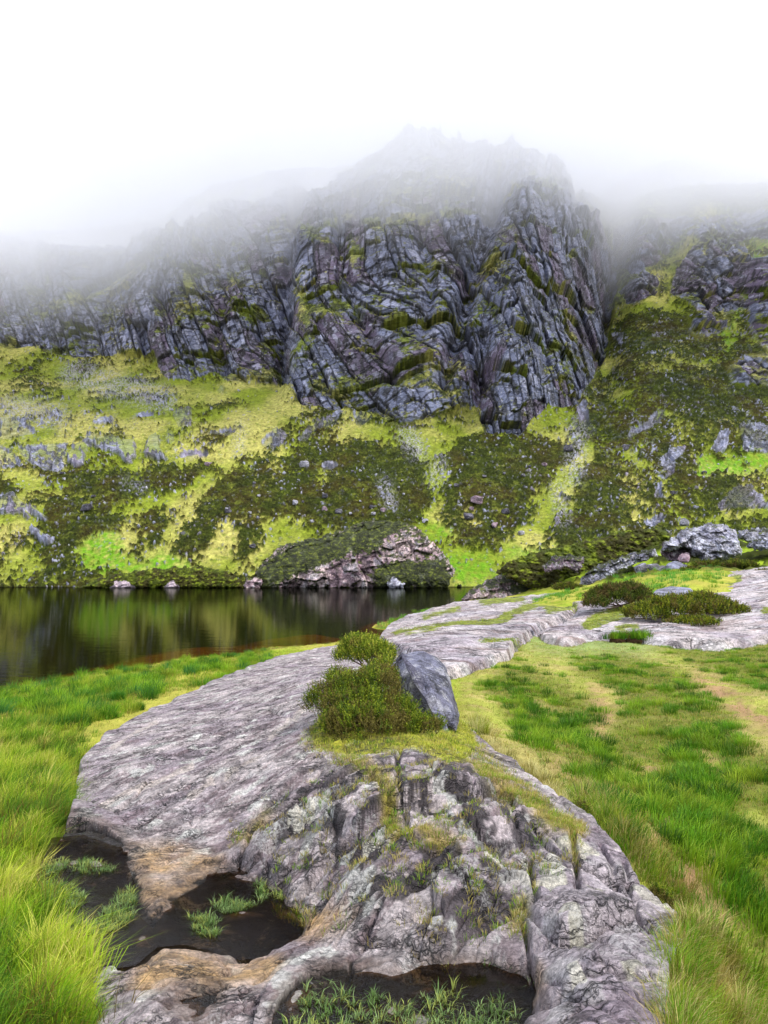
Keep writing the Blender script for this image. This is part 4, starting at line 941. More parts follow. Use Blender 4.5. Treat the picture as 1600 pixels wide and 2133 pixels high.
relief_rock('rocky_knoll', [(540, 1178), (585, 1135), (640, 1122), (700, 1108), (760, 1085), (820, 1082), (862, 1092), (885, 1112), (925, 1150), (950, 1190), (935, 1218), (935, 1228), (540, 1228), (530, 1200)], 164, 7, 9,
  'rocky heather topped knoll on the far shore above the lake', 'knoll', 'pink', step=1.4,
  vegpoly=[[(535, 1180), (640, 1118), (720, 1105), (790, 1080), (862, 1085), (830, 1108), (800, 1120), (790, 1150), (740, 1152), (690, 1172), (640, 1188), (590, 1212), (560, 1228), (530, 1228)], [(790, 1175), (850, 1168), (930, 1160), (950, 1228), (790, 1228), (770, 1200)]], vegbias=.05)
relief_rock('heather_mound', [(150, 1224), (190, 1210), (240, 1194), (330, 1182), (420, 1178), (480, 1190), (510, 1214), (515, 1228), (150, 1228)], 162, 5, 5, 'low heather covered mound on the far shore with pale rock at the waterline', 'mound', 'heath', step=1.5,
  vegpoly=[[(228, 1221), (240, 1212), (262, 1208), (268, 1218), (285, 1222), (285, 1230), (228, 1230)], [(342, 1222), (360, 1208), (374, 1222), (372, 1230), (342, 1230)]])
relief_rock('shore_rock', [(508, 1212), (518, 1203), (540, 1200), (548, 1212), (545, 1228), (508, 1228)], 160, 1.2, 1, 'two small pinkish rocks at the far waterline left of the knoll', 'rock', 'pink')
relief_rock('shore_rock', [(805, 1210), (822, 1200), (842, 1212), (845, 1226), (805, 1226)], 158, 1.2, 1, 'pale rock at the waterline below the dark right face of the knoll', 'rock', 'grey')
relief_rock('shore_rock', [(958, 1250), (975, 1232), (1000, 1215), (1025, 1202), (1050, 1190), (1078, 1192), (1096, 1178), (1112, 1186), (1116, 1205), (1100, 1216), (1120, 1228), (1130, 1243), (1060, 1250)], 86, 3.0, 7, 'mauve rock outcrop sloping into the lake at its right shore', 'rock outcrop', 'pink', step=1.2, vegpoly=[[(1060, 1215), (1120, 1210), (1125, 1232), (1065, 1238)]])
relief_rock('heather_bank', [(1030, 1192), (1060, 1170), (1110, 1150), (1160, 1140), (1230, 1125), (1300, 1105), (1380, 1098), (1400, 1120), (1330, 1160), (1300, 1190), (1260, 1215), (1200, 1225), (1120, 1235), (1080, 1215)], 84, 2.0, 8, 'dark heather bank between the shore outcrop and the big grey rock', 'bank', 'heath', step=1.4)
relief_rock('shore_rock', [(1128, 1180), (1150, 1160), (1185, 1154), (1222, 1158), (1215, 1175), (1205, 1195), (1180, 1185), (1160, 1192), (1135, 1195)], 81, 1.5, 3, 'dark purple rock with a pale flat top behind the shore outcrop', 'rock', 'purple', step=1.2)
relief_rock('rock_rib', [(1200, 1222), (1215, 1200), (1240, 1178), (1290, 1160), (1320, 1150), (1362, 1140), (1370, 1160), (1330, 1172), (1290, 1190), (1262, 1208), (1240, 1222)], 74, 1.6, 4, 'slanting dark grey layered rock rib rising from the slab to the big grey rock', 'rock outcrop', 'grey', step=1.2, rough=1.3)
relief_rock('grey_rock', [(1375, 1150), (1385, 1130), (1410, 1112), (1440, 1098), (1480, 1088), (1515, 1092), (1535, 1110), (1545, 1135), (1550, 1155), (1520, 1165), (1475, 1170), (1450, 1162), (1430, 1140), (1400, 1148)], 66, 3.2, 5, 'large angular light grey rock standing above the right slab', 'rock', 'grey', step=1.1, rough=1.3, vegbias=-.25)
relief_rock('dark_rock', [(1372, 1160), (1380, 1128), (1420, 1118), (1455, 1150), (1472, 1172), (1440, 1160), (1420, 1175)], 67.5, 1.5, 2, 'dark shaded rock under the left side of the large light grey rock', 'rock', 'purple', step=1.2)
relief_rock('grey_rock', [(1538, 1105), (1580, 1098), (1700, 1105), (1700, 1150), (1600, 1140), (1560, 1130), (1540, 1122)], 70, 2, 3, 'layered grey rock at the right edge beside the large light grey rock', 'rock', 'grey', step=1.3, vegbias=-.1)
relief_rock('rock', [(1548, 1138), (1570, 1122), (1592, 1122), (1640, 1130), (1640, 1142), (1590, 1148), (1560, 1142)], 62, .8, 1, 'tilted slate coloured block below the layered rock at the right edge', 'rock', 'blue', step=1.0)
# ------------------------------------------------------------------ boulders
import bmesh
def hull_rock(name, pts, label, cat='boulder', mat=None, col=(150, 150, 166), col2=(110, 104, 118), bevel=.08, disp=.02, sub=3, seed=0, parent=None, grp=None, lichen=.3):
    bm = bmesh.new()
    vs = [bm.verts.new(p) for p in pts]
    r = bmesh.ops.convex_hull(bm, input=vs)
    bmesh.ops.delete(bm, geom=list({g for g in r['geom_interior'] + r['geom_unused'] if isinstance(g, bmesh.types.BMVert)}), context='VERTS')
    bmesh.ops.dissolve_limit(bm, angle_limit=.12, verts=bm.verts, edges=bm.edges)
    size = max((max(v.co[k] for v in bm.verts) - min(v.co[k] for v in bm.verts)) for k in range(3))
    bmesh.ops.bevel(bm, geom=list(bm.edges), offset=bevel * size, segments=1, affect='EDGES', profile=.6)
    bmesh.ops.triangulate(bm, faces=bm.faces)
    if sub: 
        for _ in range(sub):
            bmesh.ops.subdivide_edges(bm, edges=[e for e in bm.edges if e.calc_length() > size / 2 ** (_ + 2.2)], cuts=1, use_grid_fill=True)
            bmesh.ops.triangulate(bm, faces=bm.faces)
    bm.normal_update()
    me = bpy.data.meshes.new(name)
    c = np.array([v.co for v in bm.verts]); nn = np.array([v.normal for v in bm.verts])
    k = 1 / size
    if disp:
        d = disp * size * (fbm(c[:, 0] * k * 2.5 + seed, c[:, 1] * k * 2.5, c[:, 2] * k * 2.5, 4, 601) + .4 * noise3(c[:, 0] * k * 14, c[:, 1] * k * 14, c[:, 2] * k * 14, 602))
        c = c + nn * d[:, None]
        for v, q in zip(bm.verts, c): v.co = q
    bm.to_mesh(me); bm.free()
    o_ = 0 * c
    n1 = fbm(c[:, 0] * k * 2 + seed, c[:, 1] * k * 2, c[:, 2] * k * 2, 4, 603); n2 = fbm(c[:, 0] * k * 9 + seed, c[:, 1] * k * 9, c[:, 2] * k * 9, 3, 604)
    A_ = mix(lin(*col) + o_, lin(*col2) + o_, sm(.35, .65, .5 + .6 * n1))
    A_ = mix(A_, lin(208, 206, 212) + o_, sm(.62, .72, .5 + .5 * n2) * lichen)
    a = me.color_attributes.new('Col', 'FLOAT_COLOR', 'POINT')
    c4 = np.ones((len(c), 4), np.float32); c4[:, :3] = A_; a.data.foreach_set('color', c4.ravel())
    me.materials.append(mat or M_ridge)
    ob = bpy.data.objects.new(name, me); C.objects.link(ob)
    return tag(ob, label, cat, grp)
W3 = lambda *a: [tuple(at(px, py, y)) for px, py, y in a]
bl = W3((832, 1362, 9.3), (858, 1350, 9.4), (898, 1351, 9.4), (924, 1374, 9.2), (816, 1384, 9.0), (824, 1378, 8.8), (874, 1404, 8.4), (888, 1446, 8.2), (916, 1478, 8.05), (932, 1402, 8.9), (948, 1446, 8.5), (962, 1512, 8.1),
  (836, 1446, 8.7), (850, 1500, 8.6), (940, 1545, 8.2), (860, 1525, 8.4), (832, 1480, 9.7), (955, 1500, 9.5))
hull_rock('boulder', bl, 'large blue grey boulder leaning on the outcrop behind the heather bush', mat=M_rock, col=(132, 132, 154), col2=(96, 92, 110), bevel=.05, disp=.022, sub=4, lichen=.5)
fl = W3((1365, 1228, 41), (1395, 1220, 42), (1442, 1225, 41), (1350, 1242, 38), (1385, 1251, 37), (1430, 1248, 37), (1452, 1237, 39))
hull_rock('slab_stone', fl + [(x, y, z - .55) for x, y, z in fl], 'flat blue grey stone lying between two heather patches on the right slab', 'stone', mat=M_slab, col=(166, 168, 192), col2=(150, 148, 168), bevel=.02, disp=.006)
fl = W3((1388, 1176, 60), (1405, 1166, 62), (1433, 1177, 61), (1426, 1186, 58), (1392, 1182, 58))
hull_rock('slab_stone', fl + [(x, y, z - .35) for x, y, z in fl], 'flat dark edged stone in front of the large light grey rock', 'stone', col=(160, 162, 186), col2=(130, 128, 150), bevel=.02)
fl = W3((1408, 1166, 63), (1418, 1154, 64), (1436, 1151, 64), (1441, 1160, 63), (1438, 1174, 62), (1414, 1173, 62), (1425, 1158, 62), (1425, 1152, 65))
hull_rock('stone', fl, 'pinkish stone under the overhang of the large light grey rock', 'stone', col=(190, 160, 168), col2=(150, 120, 134), bevel=.05)
fl = W3((1412, 1090, 85), (1418, 1080, 86), (1428, 1078, 86), (1438, 1086, 85), (1437, 1096, 84), (1414, 1096, 84), (1425, 1088, 83), (1425, 1098, 84))
hull_rock('boulder', fl, 'dark boulder with a pale top on the grass above the large light grey rock', col=(90, 88, 96), col2=(150, 150, 160), bevel=.05)
for pts_, lab in (([(1325, 1182), (1345, 1172), (1350, 1182), (1330, 1190)], 'small dark stone at the right end of the slanting rock rib'), ([(1362, 1184), (1388, 1178), (1392, 1186), (1370, 1192)], 'small grey stone beside the flat dark edged stone'),
                  ([(1352, 1176), (1370, 1174), (1378, 1182), (1356, 1184)], 'small pale stone left of the flat dark edged stone'), ([(1096, 1318), (1104, 1312), (1112, 1314), (1114, 1320), (1100, 1322)], 'small pale stone in the wet turf by the lake slab'),
                  ([(1588, 1330), (1604, 1326), (1618, 1332), (1600, 1338)], 'low pale stone at the right edge of the meadow')):
    yy = 60 if pts_[0][1] < 1250 else 29
    top = W3(*[(a, b, yy) for a, b in pts_])
    hull_rock('stone', top + [(x, y + .8, z + .02) for x, y, z in top] + [(x, y + .2, z - .3) for x, y, z in top], lab, 'stone', col=(170, 168, 186), bevel=.05, sub=2)

def slope_boulder(px, py, s, label, cols=((150, 150, 172), (112, 106, 122)), tall=.75, seed=0, grp=None, sub=2):
    c = hill_at(px, py + s * .2); r = s * c[1] / F / 2
    g = np.random.default_rng(seed)
    pts = []
    for k in range(16):
        v = g.normal(size=3); v /= np.linalg.norm(v)
        v = np.sign(v) * np.abs(v) ** .6
        pts.append((c[0] + v[0] * r, c[1] - r * .3 + v[1] * r * .8, c[2] + v[2] * r * tall + r * .25))
    return hull_rock('boulder', pts, label, col=cols[0], col2=cols[1], bevel=.04, disp=.02, sub=sub, seed=seed, grp=grp)
DARK, PINK, PALE = ((104, 100, 116), (78, 74, 86)), ((176, 150, 162), (120, 96, 112)), ((196, 192, 204), (160, 158, 172))
big = [(184, 1064, 26, 'large slate boulder between heather patches on the lower left slope', DARK), (197, 1041, 11, 'small dark boulder just above the large slate boulder', DARK), (476, 1072, 16, 'dark boulder at the upper left end of a grass patch above the knoll', DARK),
  (614, 1051, 15, 'light tilted boulder on the heather above the knoll', PALE), (676, 1039, 15, 'flat topped dark boulder on the heather directly above the knoll', DARK), (678, 1062, 16, 'purple boulder in the boulder row above the knoll', PINK),
  (706, 1068, 17, 'sharp edged grey boulder in the boulder row above the knoll', DARK), (772, 1062, 12, 'grey boulder above the top of the knoll', DARK), (778, 1076, 11, 'pale round stone just behind the knoll top', PALE), (798, 1069, 13, 'purple brown boulder right above the knoll', PINK),
  (992, 1046, 28, 'largest pinkish boulder on the heather slope right of the knoll', PINK), (983, 1060, 12, 'small pink stone tucked under the largest pinkish boulder', PINK), (1052, 1068, 19, 'pointed dark grey boulder right of the largest pinkish boulder', DARK),
  (975, 1078, 24, 'dark low boulder with an overhang below the largest pinkish boulder', DARK), (528, 1138, 15, 'dark round boulder on pale grass left of the knoll', DARK), (1133, 970, 13, 'pinkish boulder high on the right heather slope', PINK), (1008, 995, 10, 'small dark boulder in the middle of the right heather slope', DARK),
  (1089, 998, 10, 'small upright pale stone on the right heather slope', PALE), (950, 1015, 13, 'pair of dark stones near the bright grass streak', DARK), (1085, 1113, 14, 'pale boulder in the bright grass streak above the shore', PALE), (885, 1088, 14, 'flat pale boulder right behind the knoll', PALE),
  (1030, 1098, 18, 'low purple boulder below the pointed dark grey boulder', PINK), (1183, 937, 22, 'dark ledge boulder at the top of the right scree streak', DARK), (635, 967, 22, 'white topped boulder in the pale grass of the middle slope', PALE), (434, 963, 18, 'purple boulder below the left rock band', PINK),
  (1400, 1028, 12, 'dark stone below the zigzag outcrop', DARK), (1465, 985, 12, 'small grey boulder right of the zigzag outcrop', DARK), (1248, 1070, 9, 'small white stone on the right heather slope above the shore bank', PALE), (522, 1075, 10, 'pale stone in a thin grass gap above the bright grass', PALE),
  (650, 1090, 9, 'small bluish stone above the left shoulder of the knoll', PALE), (1302, 935, 20, 'dark rock face in the heather above the zigzag outcrop', DARK), (65, 770, 10, 'dark stone near the top of the left grass slope', DARK)]
for k, (a, b, s_, lab, cc_) in enumerate(big): slope_boulder(a, b, s_, lab, cc_, seed=100 + k)
g_ = np.random.default_rng(5)
zones = [(440, 900, 975, 1085, 34, 'small pale stone scattered on the dark heather slope above the knoll', 'small stones on the central heather slope'), (920, 1190, 940, 1150, 34, 'small pale stone scattered on the right heather slope', 'small stones on the right heather slope'),
  (110, 450, 985, 1060, 16, 'small pale stone scattered in the left heather band', 'small stones in the left heather band'), (1230, 1590, 900, 1070, 18, 'small pale stone scattered on the far right slope', 'small stones on the far right slope'), (20, 620, 760, 880, 26, 'small grey stone scattered on the upper left grass', 'small stones on the upper left grass')]
for (x0, x1, y0, y1, n_, lab, gr) in zones:
    for k in range(n_):
        slope_boulder(g_.uniform(x0, x1), g_.uniform(y0, y1), g_.uniform(3.5, 8), lab, PALE if g_.random() < .6 else DARK, seed=int(g_.integers(1e6)), grp=gr, sub=0)

# ------------------------------------------------------------------ grass
def leaf_mat(name, trans=.35, rough=.55):
    m = bpy.data.materials.new(name); m.use_nodes = True
    n = m.node_tree; n.nodes.clear()
    out = n.nodes.new('ShaderNodeOutputMaterial'); at_ = n.nodes.new('ShaderNodeAttribute'); at_.attribute_name = 'Col'
    b = n.nodes.new('ShaderNodeBsdfPrincipled'); b.inputs['Roughness'].default_value = rough; b.inputs['Specular IOR Level'].default_value = .25
    t = n.nodes.new('ShaderNodeBsdfTranslucent'); mx = n.nodes.new('ShaderNodeMixShader'); mx.inputs[0].default_value = trans
    n.links.new(at_.outputs[0], b.inputs['Base Color']); n.links.new(at_.outputs[0], t.inputs[0])
    n.links.new(b.outputs[0], mx.inputs[1]); n.links.new(t.outputs[0], mx.inputs[2]); n.links.new(mx.outputs[0], out.inputs[0])
    return m
M_grass = leaf_mat('grass_blade'); M_leaf = leaf_mat('heather_leaf', .2, .7)

def blades(base, h, w, lean, cols, droop=.35):
    """base (n,3), h (n), w (n), lean (n,2) horizontal tip offset as a fraction of height; cols (n,3)"""
    n_ = len(base); th = rng.uniform(0, 2 * np.pi, n_)
    d = np.stack([np.cos(th), np.sin(th) * .5, 0 * th], 1)
    L = np.concatenate([lean * h[:, None], np.zeros((n_, 1))], 1)
    up_ = np.zeros((n_, 3)); up_[:, 2] = h
    p1 = base + L * .30 + up_ * .55
    tip = base + L + up_ * (1 - droop * np.minimum(1, (lean ** 2).sum(1)) ** .5)[:, None]
    s_ = d * (w / 2)[:, None]
    co_ = np.stack([base - s_, base + s_, p1 - s_ * .8, p1 + s_ * .8, tip], 1).reshape(-1, 3)
    k = np.arange(n_)[:, None] * 5
    q = k + np.array([[0, 1, 3, 2]]); t = k + np.array([[2, 3, 4]])
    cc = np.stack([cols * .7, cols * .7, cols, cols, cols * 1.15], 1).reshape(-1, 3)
    return co_, q, t, cc
class Veg:
    def __init__(s): s.c, s.q, s.t, s.k, s.n = [], [], [], [], 0
    def add(s, r):
        co_, q, t, cc = r
        s.c.append(co_); s.q.append(q + s.n); s.t.append(t + s.n); s.k.append(cc); s.n += len(co_)
    def build(s, name, label, mat=None, kind='stuff', cat=None, grp=None, parent=None):
        o = mesh_np(name, np.concatenate(s.c), [np.concatenate(s.q), np.concatenate(s.t)] if len(s.q[0]) else [np.concatenate(s.t)], mat or M_grass, col=np.concatenate(s.k), parent=parent)
        return tag(o, label, cat or name, grp, kind) if label else o
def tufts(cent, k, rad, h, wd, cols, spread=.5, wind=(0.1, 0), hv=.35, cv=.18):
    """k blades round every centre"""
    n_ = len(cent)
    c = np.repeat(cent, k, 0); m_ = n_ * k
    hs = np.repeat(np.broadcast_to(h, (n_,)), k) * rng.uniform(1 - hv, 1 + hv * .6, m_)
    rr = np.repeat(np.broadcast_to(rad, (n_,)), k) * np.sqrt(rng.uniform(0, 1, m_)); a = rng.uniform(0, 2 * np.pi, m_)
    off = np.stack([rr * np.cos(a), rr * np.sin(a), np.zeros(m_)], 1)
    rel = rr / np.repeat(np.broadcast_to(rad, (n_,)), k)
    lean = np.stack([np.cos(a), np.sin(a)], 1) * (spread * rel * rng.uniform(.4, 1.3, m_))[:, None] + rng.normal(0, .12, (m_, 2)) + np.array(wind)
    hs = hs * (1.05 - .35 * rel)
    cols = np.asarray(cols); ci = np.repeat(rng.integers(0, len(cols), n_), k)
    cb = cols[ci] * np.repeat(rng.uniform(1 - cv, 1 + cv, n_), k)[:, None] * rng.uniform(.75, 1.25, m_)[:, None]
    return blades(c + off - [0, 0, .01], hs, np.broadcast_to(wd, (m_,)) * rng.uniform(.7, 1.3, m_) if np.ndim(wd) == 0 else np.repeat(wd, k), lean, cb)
gFlat = gP.reshape(-1, 3); qxf, qyf = qx.ravel(), qy.ravel()
cell = (gY * gY).ravel()                         # ground area grows with distance squared in this grid
def pick(mask, n_, pw=0.0, ymax=60, P_=None, X=None, Y_=None):
    P_ = gFlat if P_ is None else P_; X = qxf if X is None else X; Y_ = qyf if Y_ is None else Y_
    p = samp(mask, X, Y_) * (P_[:, 1] < ymax) * (P_[:, 2] > .02) * (np.abs(P_[:, 0]) < .62 * P_[:, 1] + .3)
    p = p * P_[:, 1] ** pw
    p = p / p.sum()
    i = rng.choice(len(P_), n_, p=p)
    j = P_[i].copy(); j[:, :2] += rng.normal(0, 1, (n_, 2)) * (.004 * j[:, 1:2]); return j
QF = .5 if QUICK else 1.0
G1, G2, G3, G4 = lin(88, 136, 22), lin(118, 158, 28), lin(62, 106, 18), lin(148, 166, 44)
ST, ST2, OL = lin(190, 176, 112), lin(170, 152, 80), lin(104, 104, 34)
# left shore tussocks
outm = pmask(out_poly)
v = Veg()
c = pick(leftT, int(800 * QF), .3, 45); c = c[fbm(c[:, 0] * .7, c[:, 1] * .7, 5, 2, 703) > -.12]; hh_ = rng.uniform(.2, .42, len(c)) * np.clip(1.25 - c[:, 1] / 50, .6, 1)
v.add(tufts(c, 100, .15, hh_, .007, [G1, G3, G2, lin(60, 116, 50), G4, lin(140, 176, 40)], .8, (.08, 0), .4, .3))
c = pick(leftT, int(9000 * QF), .3, 45); v.add(tufts(c, 6, .07, .13, .007, [G2, G4, G4, G1, ST2], .7))
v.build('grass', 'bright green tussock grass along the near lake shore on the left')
# tall grass, lower left
v = Veg()
tm = blur(tallM, 30) * (1 - blur(outm, 8) * .9) * (gy > 1490)
c = pick(tm, int(3000 * QF), .8, 12); nn_ = fbm(c[:, 0] * 1.5, c[:, 1] * 1.5, 2, 3, 710); nh_ = fbm(c[:, 0] * 2.2, c[:, 1] * 2.2, 7, 2, 711)
hh_ = rng.uniform(.09, .26, len(c)) * np.clip(1 + .9 * nh_, .45, 1.5)
for sel, pal in ((nn_ > .12, [lin(176, 190, 50), lin(196, 200, 80), lin(150, 180, 34), lin(200, 190, 100)]), ((nn_ <= .12) & (nn_ > -.15), [lin(140, 176, 30), lin(116, 156, 24), lin(170, 186, 50), lin(92, 124, 20)]), (nn_ <= -.15, [lin(84, 128, 24), lin(66, 104, 20), lin(110, 146, 28), lin(120, 104, 44)])):
    v.add(tufts(c[sel], 32, .06, hh_[sel], .0046, pal, .9, (.2, .05), .5, .3))
c = pick(tm, int(3000 * QF), .8, 12); v.add(tufts(c, 6, .04, .08, .004, [OL, G4, ST2], .8))
v.build('grass', 'tall bright yellow green grass at the lower left edge')
# meadow tufts on the right
v = Veg()
c = pick(tuftM, int(2300 * QF), .6, 34); nn_ = fbm(c[:, 0] * .9, c[:, 1] * .9, 1, 2, 700); c = c[nn_ > .0]
hh_ = rng.uniform(.07, .2, len(c)) * np.clip(1.3 - c[:, 1] / 34, .55, 1.1)
v.add(tufts(c, 84, .13, hh_ * 1.2, .0062, [G3, G1, G2, lin(60, 98, 16), lin(90, 138, 24), lin(126, 160, 34), lin(152, 172, 48)], .85, (.05, 0), .4, .35))
c = pick(tuftM, int(9000 * QF), .5, 34); v.add(tufts(c, 6, .06, .08, .006, [G1, OL, G4, ST2], .8))
v.build('grass', 'dark green rush tufts spread over the meadow on the right')
# short turf everywhere else
allg = np.clip(blur(pmask([(-300, 1430), (600, 1350), (800, 1320), (960, 1250), (1200, 1232), (1820, 1190), (1820, 2400), (-300, 2400)]), 6) * (1 - blur(outm, 6)) * (1 - blur(pmask(sl1), 3)) * (1 - blur(pmask(sl2), 3)), 0, 1)
v = Veg()
c = pick(allg, int(52000 * QF), .5, 60); s_ = np.clip(c[:, 1] / 12, .6, 2.2)
nn_ = fbm(c[:, 0] * .8, c[:, 1] * .8, 3, 3, 701)
v.add(tufts(c[nn_ > 0], 4, .05, .035 * s_[nn_ > 0], .006, [ST, ST2, G4, lin(190, 190, 90)], 1.0)); v.add(tufts(c[nn_ <= 0], 4, .05, .035 * s_[nn_ <= 0], .006, [G4, lin(160, 178, 60), G2, ST2], 1.0))
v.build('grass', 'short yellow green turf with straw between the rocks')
# straw grass along the right edge of the outcrop and bottom right
v = Veg()
strawM = blur(smask(([(985, 1500), (1010, 1540)], 40), ([(1010, 1560), (1080, 1610), (1140, 1660)], 36), ([(1160, 1700), (1215, 1745)], 22)), 6)
sm2 = blur(pmask([(1400, 1960), (1460, 1950), (1560, 2000), (1640, 2100), (1640, 2300), (1400, 2300), (1385, 2060)]), 12)
c = pick(strawM, int(260 * QF), 0, 12); v.add(tufts(c, 40, .07, rng.uniform(.08, .2, len(c)), .0032, [ST, ST2, lin(220, 210, 150), OL], .8, (.15, 0)))
edgM = blur(smask(([(1225, 1668), (1300, 1750), (1350, 1820), (1425, 1880), (1450, 1940), (1425, 2010), (1415, 2100), (1425, 2200)], 40)), 8)
c = pick(edgM, int(900 * QF), 0, 9); v.add(tufts(c, 30, .06, rng.uniform(.07, .2, len(c)), .0036, [ST, ST2, G4, OL, G1, G2], .9))
c = pick(sm2, int(520 * QF), 0, 9); v.add(tufts(c, 44, .06, rng.uniform(.08, .2, len(c)), .0032, [ST, ST2, G4, OL, G2], 1.0))
v.build('grass', 'pale straw coloured grass along the right edge of the outcrop')
rF = rP.reshape(-1, 3); rqxf, rqyf = rqx.ravel(), rqy.ravel(); rin = rins.ravel() > .5
def pick_rock(mask, n_):
    p = samp(mask, rqxf, rqyf) * rin; p /= p.sum()
    return rF[rng.choice(len(rF), n_, p=p)]
v = Veg()
c = g_at(992, 1535)[None] + [0, 0, 0]; v.add(tufts(np.repeat(c, 5, 0) + rng.normal(0, .06, (5, 3)) * [1, 1, 0], 60, .07, .38, .004, [lin(206, 206, 140), G4, ST], .5, (.02, 0)))
v.build('grass_tussock', 'tall pale straw grass tussock beside the lower end of the boulder', kind=None, cat='grass tussock')
# plants growing in the cracks of the outcrop
v = Veg()
crk = blur(smask(([(640, 1560), (760, 1590), (800, 1640), (815, 1700), (830, 1760)], 14), ([(820, 1740), (960, 1790)], 12), ([(500, 1720), (490, 1760)], 12), ([(1000, 1590), (1090, 1650), (1150, 1720), (1200, 1740)], 36), ([(1190, 1750), (1200, 1800)], 12), ([(1080, 1900), (1085, 1950)], 24), ([(590, 1880), (640, 1900)], 26)), 4)
lit = blur(roughM, 2) * (blur((fbm(gx * .03, gy * .03, 1, 3, 900) > .16).astype(float), 2)) * .5
c = pick_rock(np.clip(crk + lit, 0, 1), int(2600 * QF)); v.add(tufts(c, 10, .03, .05, .0028, [ST, ST2, G4, lin(190, 176, 96), G2], 1.1))
mossM = blur(pmask([(640, 1530), (690, 1500), (860, 1450), (960, 1480), (1010, 1560), (960, 1580), (850, 1555), (760, 1570), (660, 1570)], [(760, 1400), (800, 1340), (820, 1400), (830, 1450)]), 8)
c = pick_rock(mossM, int(2600 * QF)); v.add(tufts(c, 10, .04, .055, .0034, [lin(196, 196, 70), ST2, lin(170, 180, 50), G1, lin(210, 206, 96)], 1.1))
v.build('grass', 'yellow grass and moss growing in the cracks and on top of the outcrop')
# bluish sprigs in the puddles
v = Veg()
sprig = [blur(pmask([(90, 1800), (180, 1790), (270, 1830), (280, 1900), (230, 1960), (100, 1900)], [(400, 1900), (470, 1880), (530, 1890), (500, 1940), (410, 1950)], [(540, 1830), (600, 1850), (650, 1890), (630, 1960), (540, 1920)], [(240, 1960), (290, 1970), (280, 2000), (230, 1990)]), 8),
         blur(pmask([(640, 2060), (700, 2040), (860, 1990), (900, 1960), (1000, 1980), (1080, 2010), (1110, 2060), (1060, 2140), (600, 2150)]), 10)]
for mk, L_, n_ in ((sprig[0], 1.07, 1500), (sprig[1], 1.25, 420)):
    y_, x_ = np.nonzero(mk > .3); i = rng.choice(len(x_), n_)
    c = atz(x_[i] * 2 - 200 + rng.uniform(-2, 2, n_), y_[i] * 2 + rng.uniform(-2, 2, n_), L_)
    keepc = fbm(c[:, 0] * 2.5, c[:, 1] * 2.5, 1, 2, 702) > -.02
    v.add(tufts(c[keepc], 8, .015, rng.uniform(.03, .075, keepc.sum()), .0042, [lin(118, 146, 84), lin(146, 170, 104), lin(98, 128, 60), lin(160, 170, 84)], 1.5))
v.build('grass', 'bluish green grass sprigs growing in the puddles')
# tall green grass by the slabs
v = Veg()
gs = blur(smask(([(1330, 1228), (1380, 1205), (1420, 1205)], 22), ([(800, 1308), (850, 1282), (910, 1268)], 9), ([(1050, 1252), (1130, 1240), (1220, 1232)], 10), ([(1180, 1290), (1230, 1262), (1250, 1245)], 22), ([(1240, 1300), (1290, 1280)], 14), ([(1400, 1200), (1500, 1192)], 8), ([(1250, 1222), (1330, 1205)], 8)), 5)
c = pick(gs, int(900 * QF), .2, 75); v.add(tufts(c, 24, .22, rng.uniform(.2, .4, len(c)), .018, [lin(96, 160, 60), G2, G1, lin(120, 176, 70)], .6, (.15, 0)))
y_, x_ = np.nonzero(gstr > .45); i = rng.choice(len(x_), int(2600 * QF)); pxs, pys = x_[i] * 2 - 200 + rng.uniform(-2, 2, len(i)), y_[i] * 2 + rng.uniform(-2, 2, len(i))
for o_, P_, a_, b_ in slabG:
    d_ = np.array([[np.argmin((a_ - u) ** 2 + (b_ - w) ** 2), ((a_ - u) ** 2 + (b_ - w) ** 2).min()] for u, w in zip(pxs, pys)])
    c = P_.reshape(-1, 3)[d_[d_[:, 1] < 16, 0].astype(int)]
    if len(c): v.add(tufts(c, 8, .12, .07, .012, [G4, G2, ST2, lin(170, 180, 60)], .9))
v.build('grass', 'fresh green grass between the pale slabs and along the lake edge')

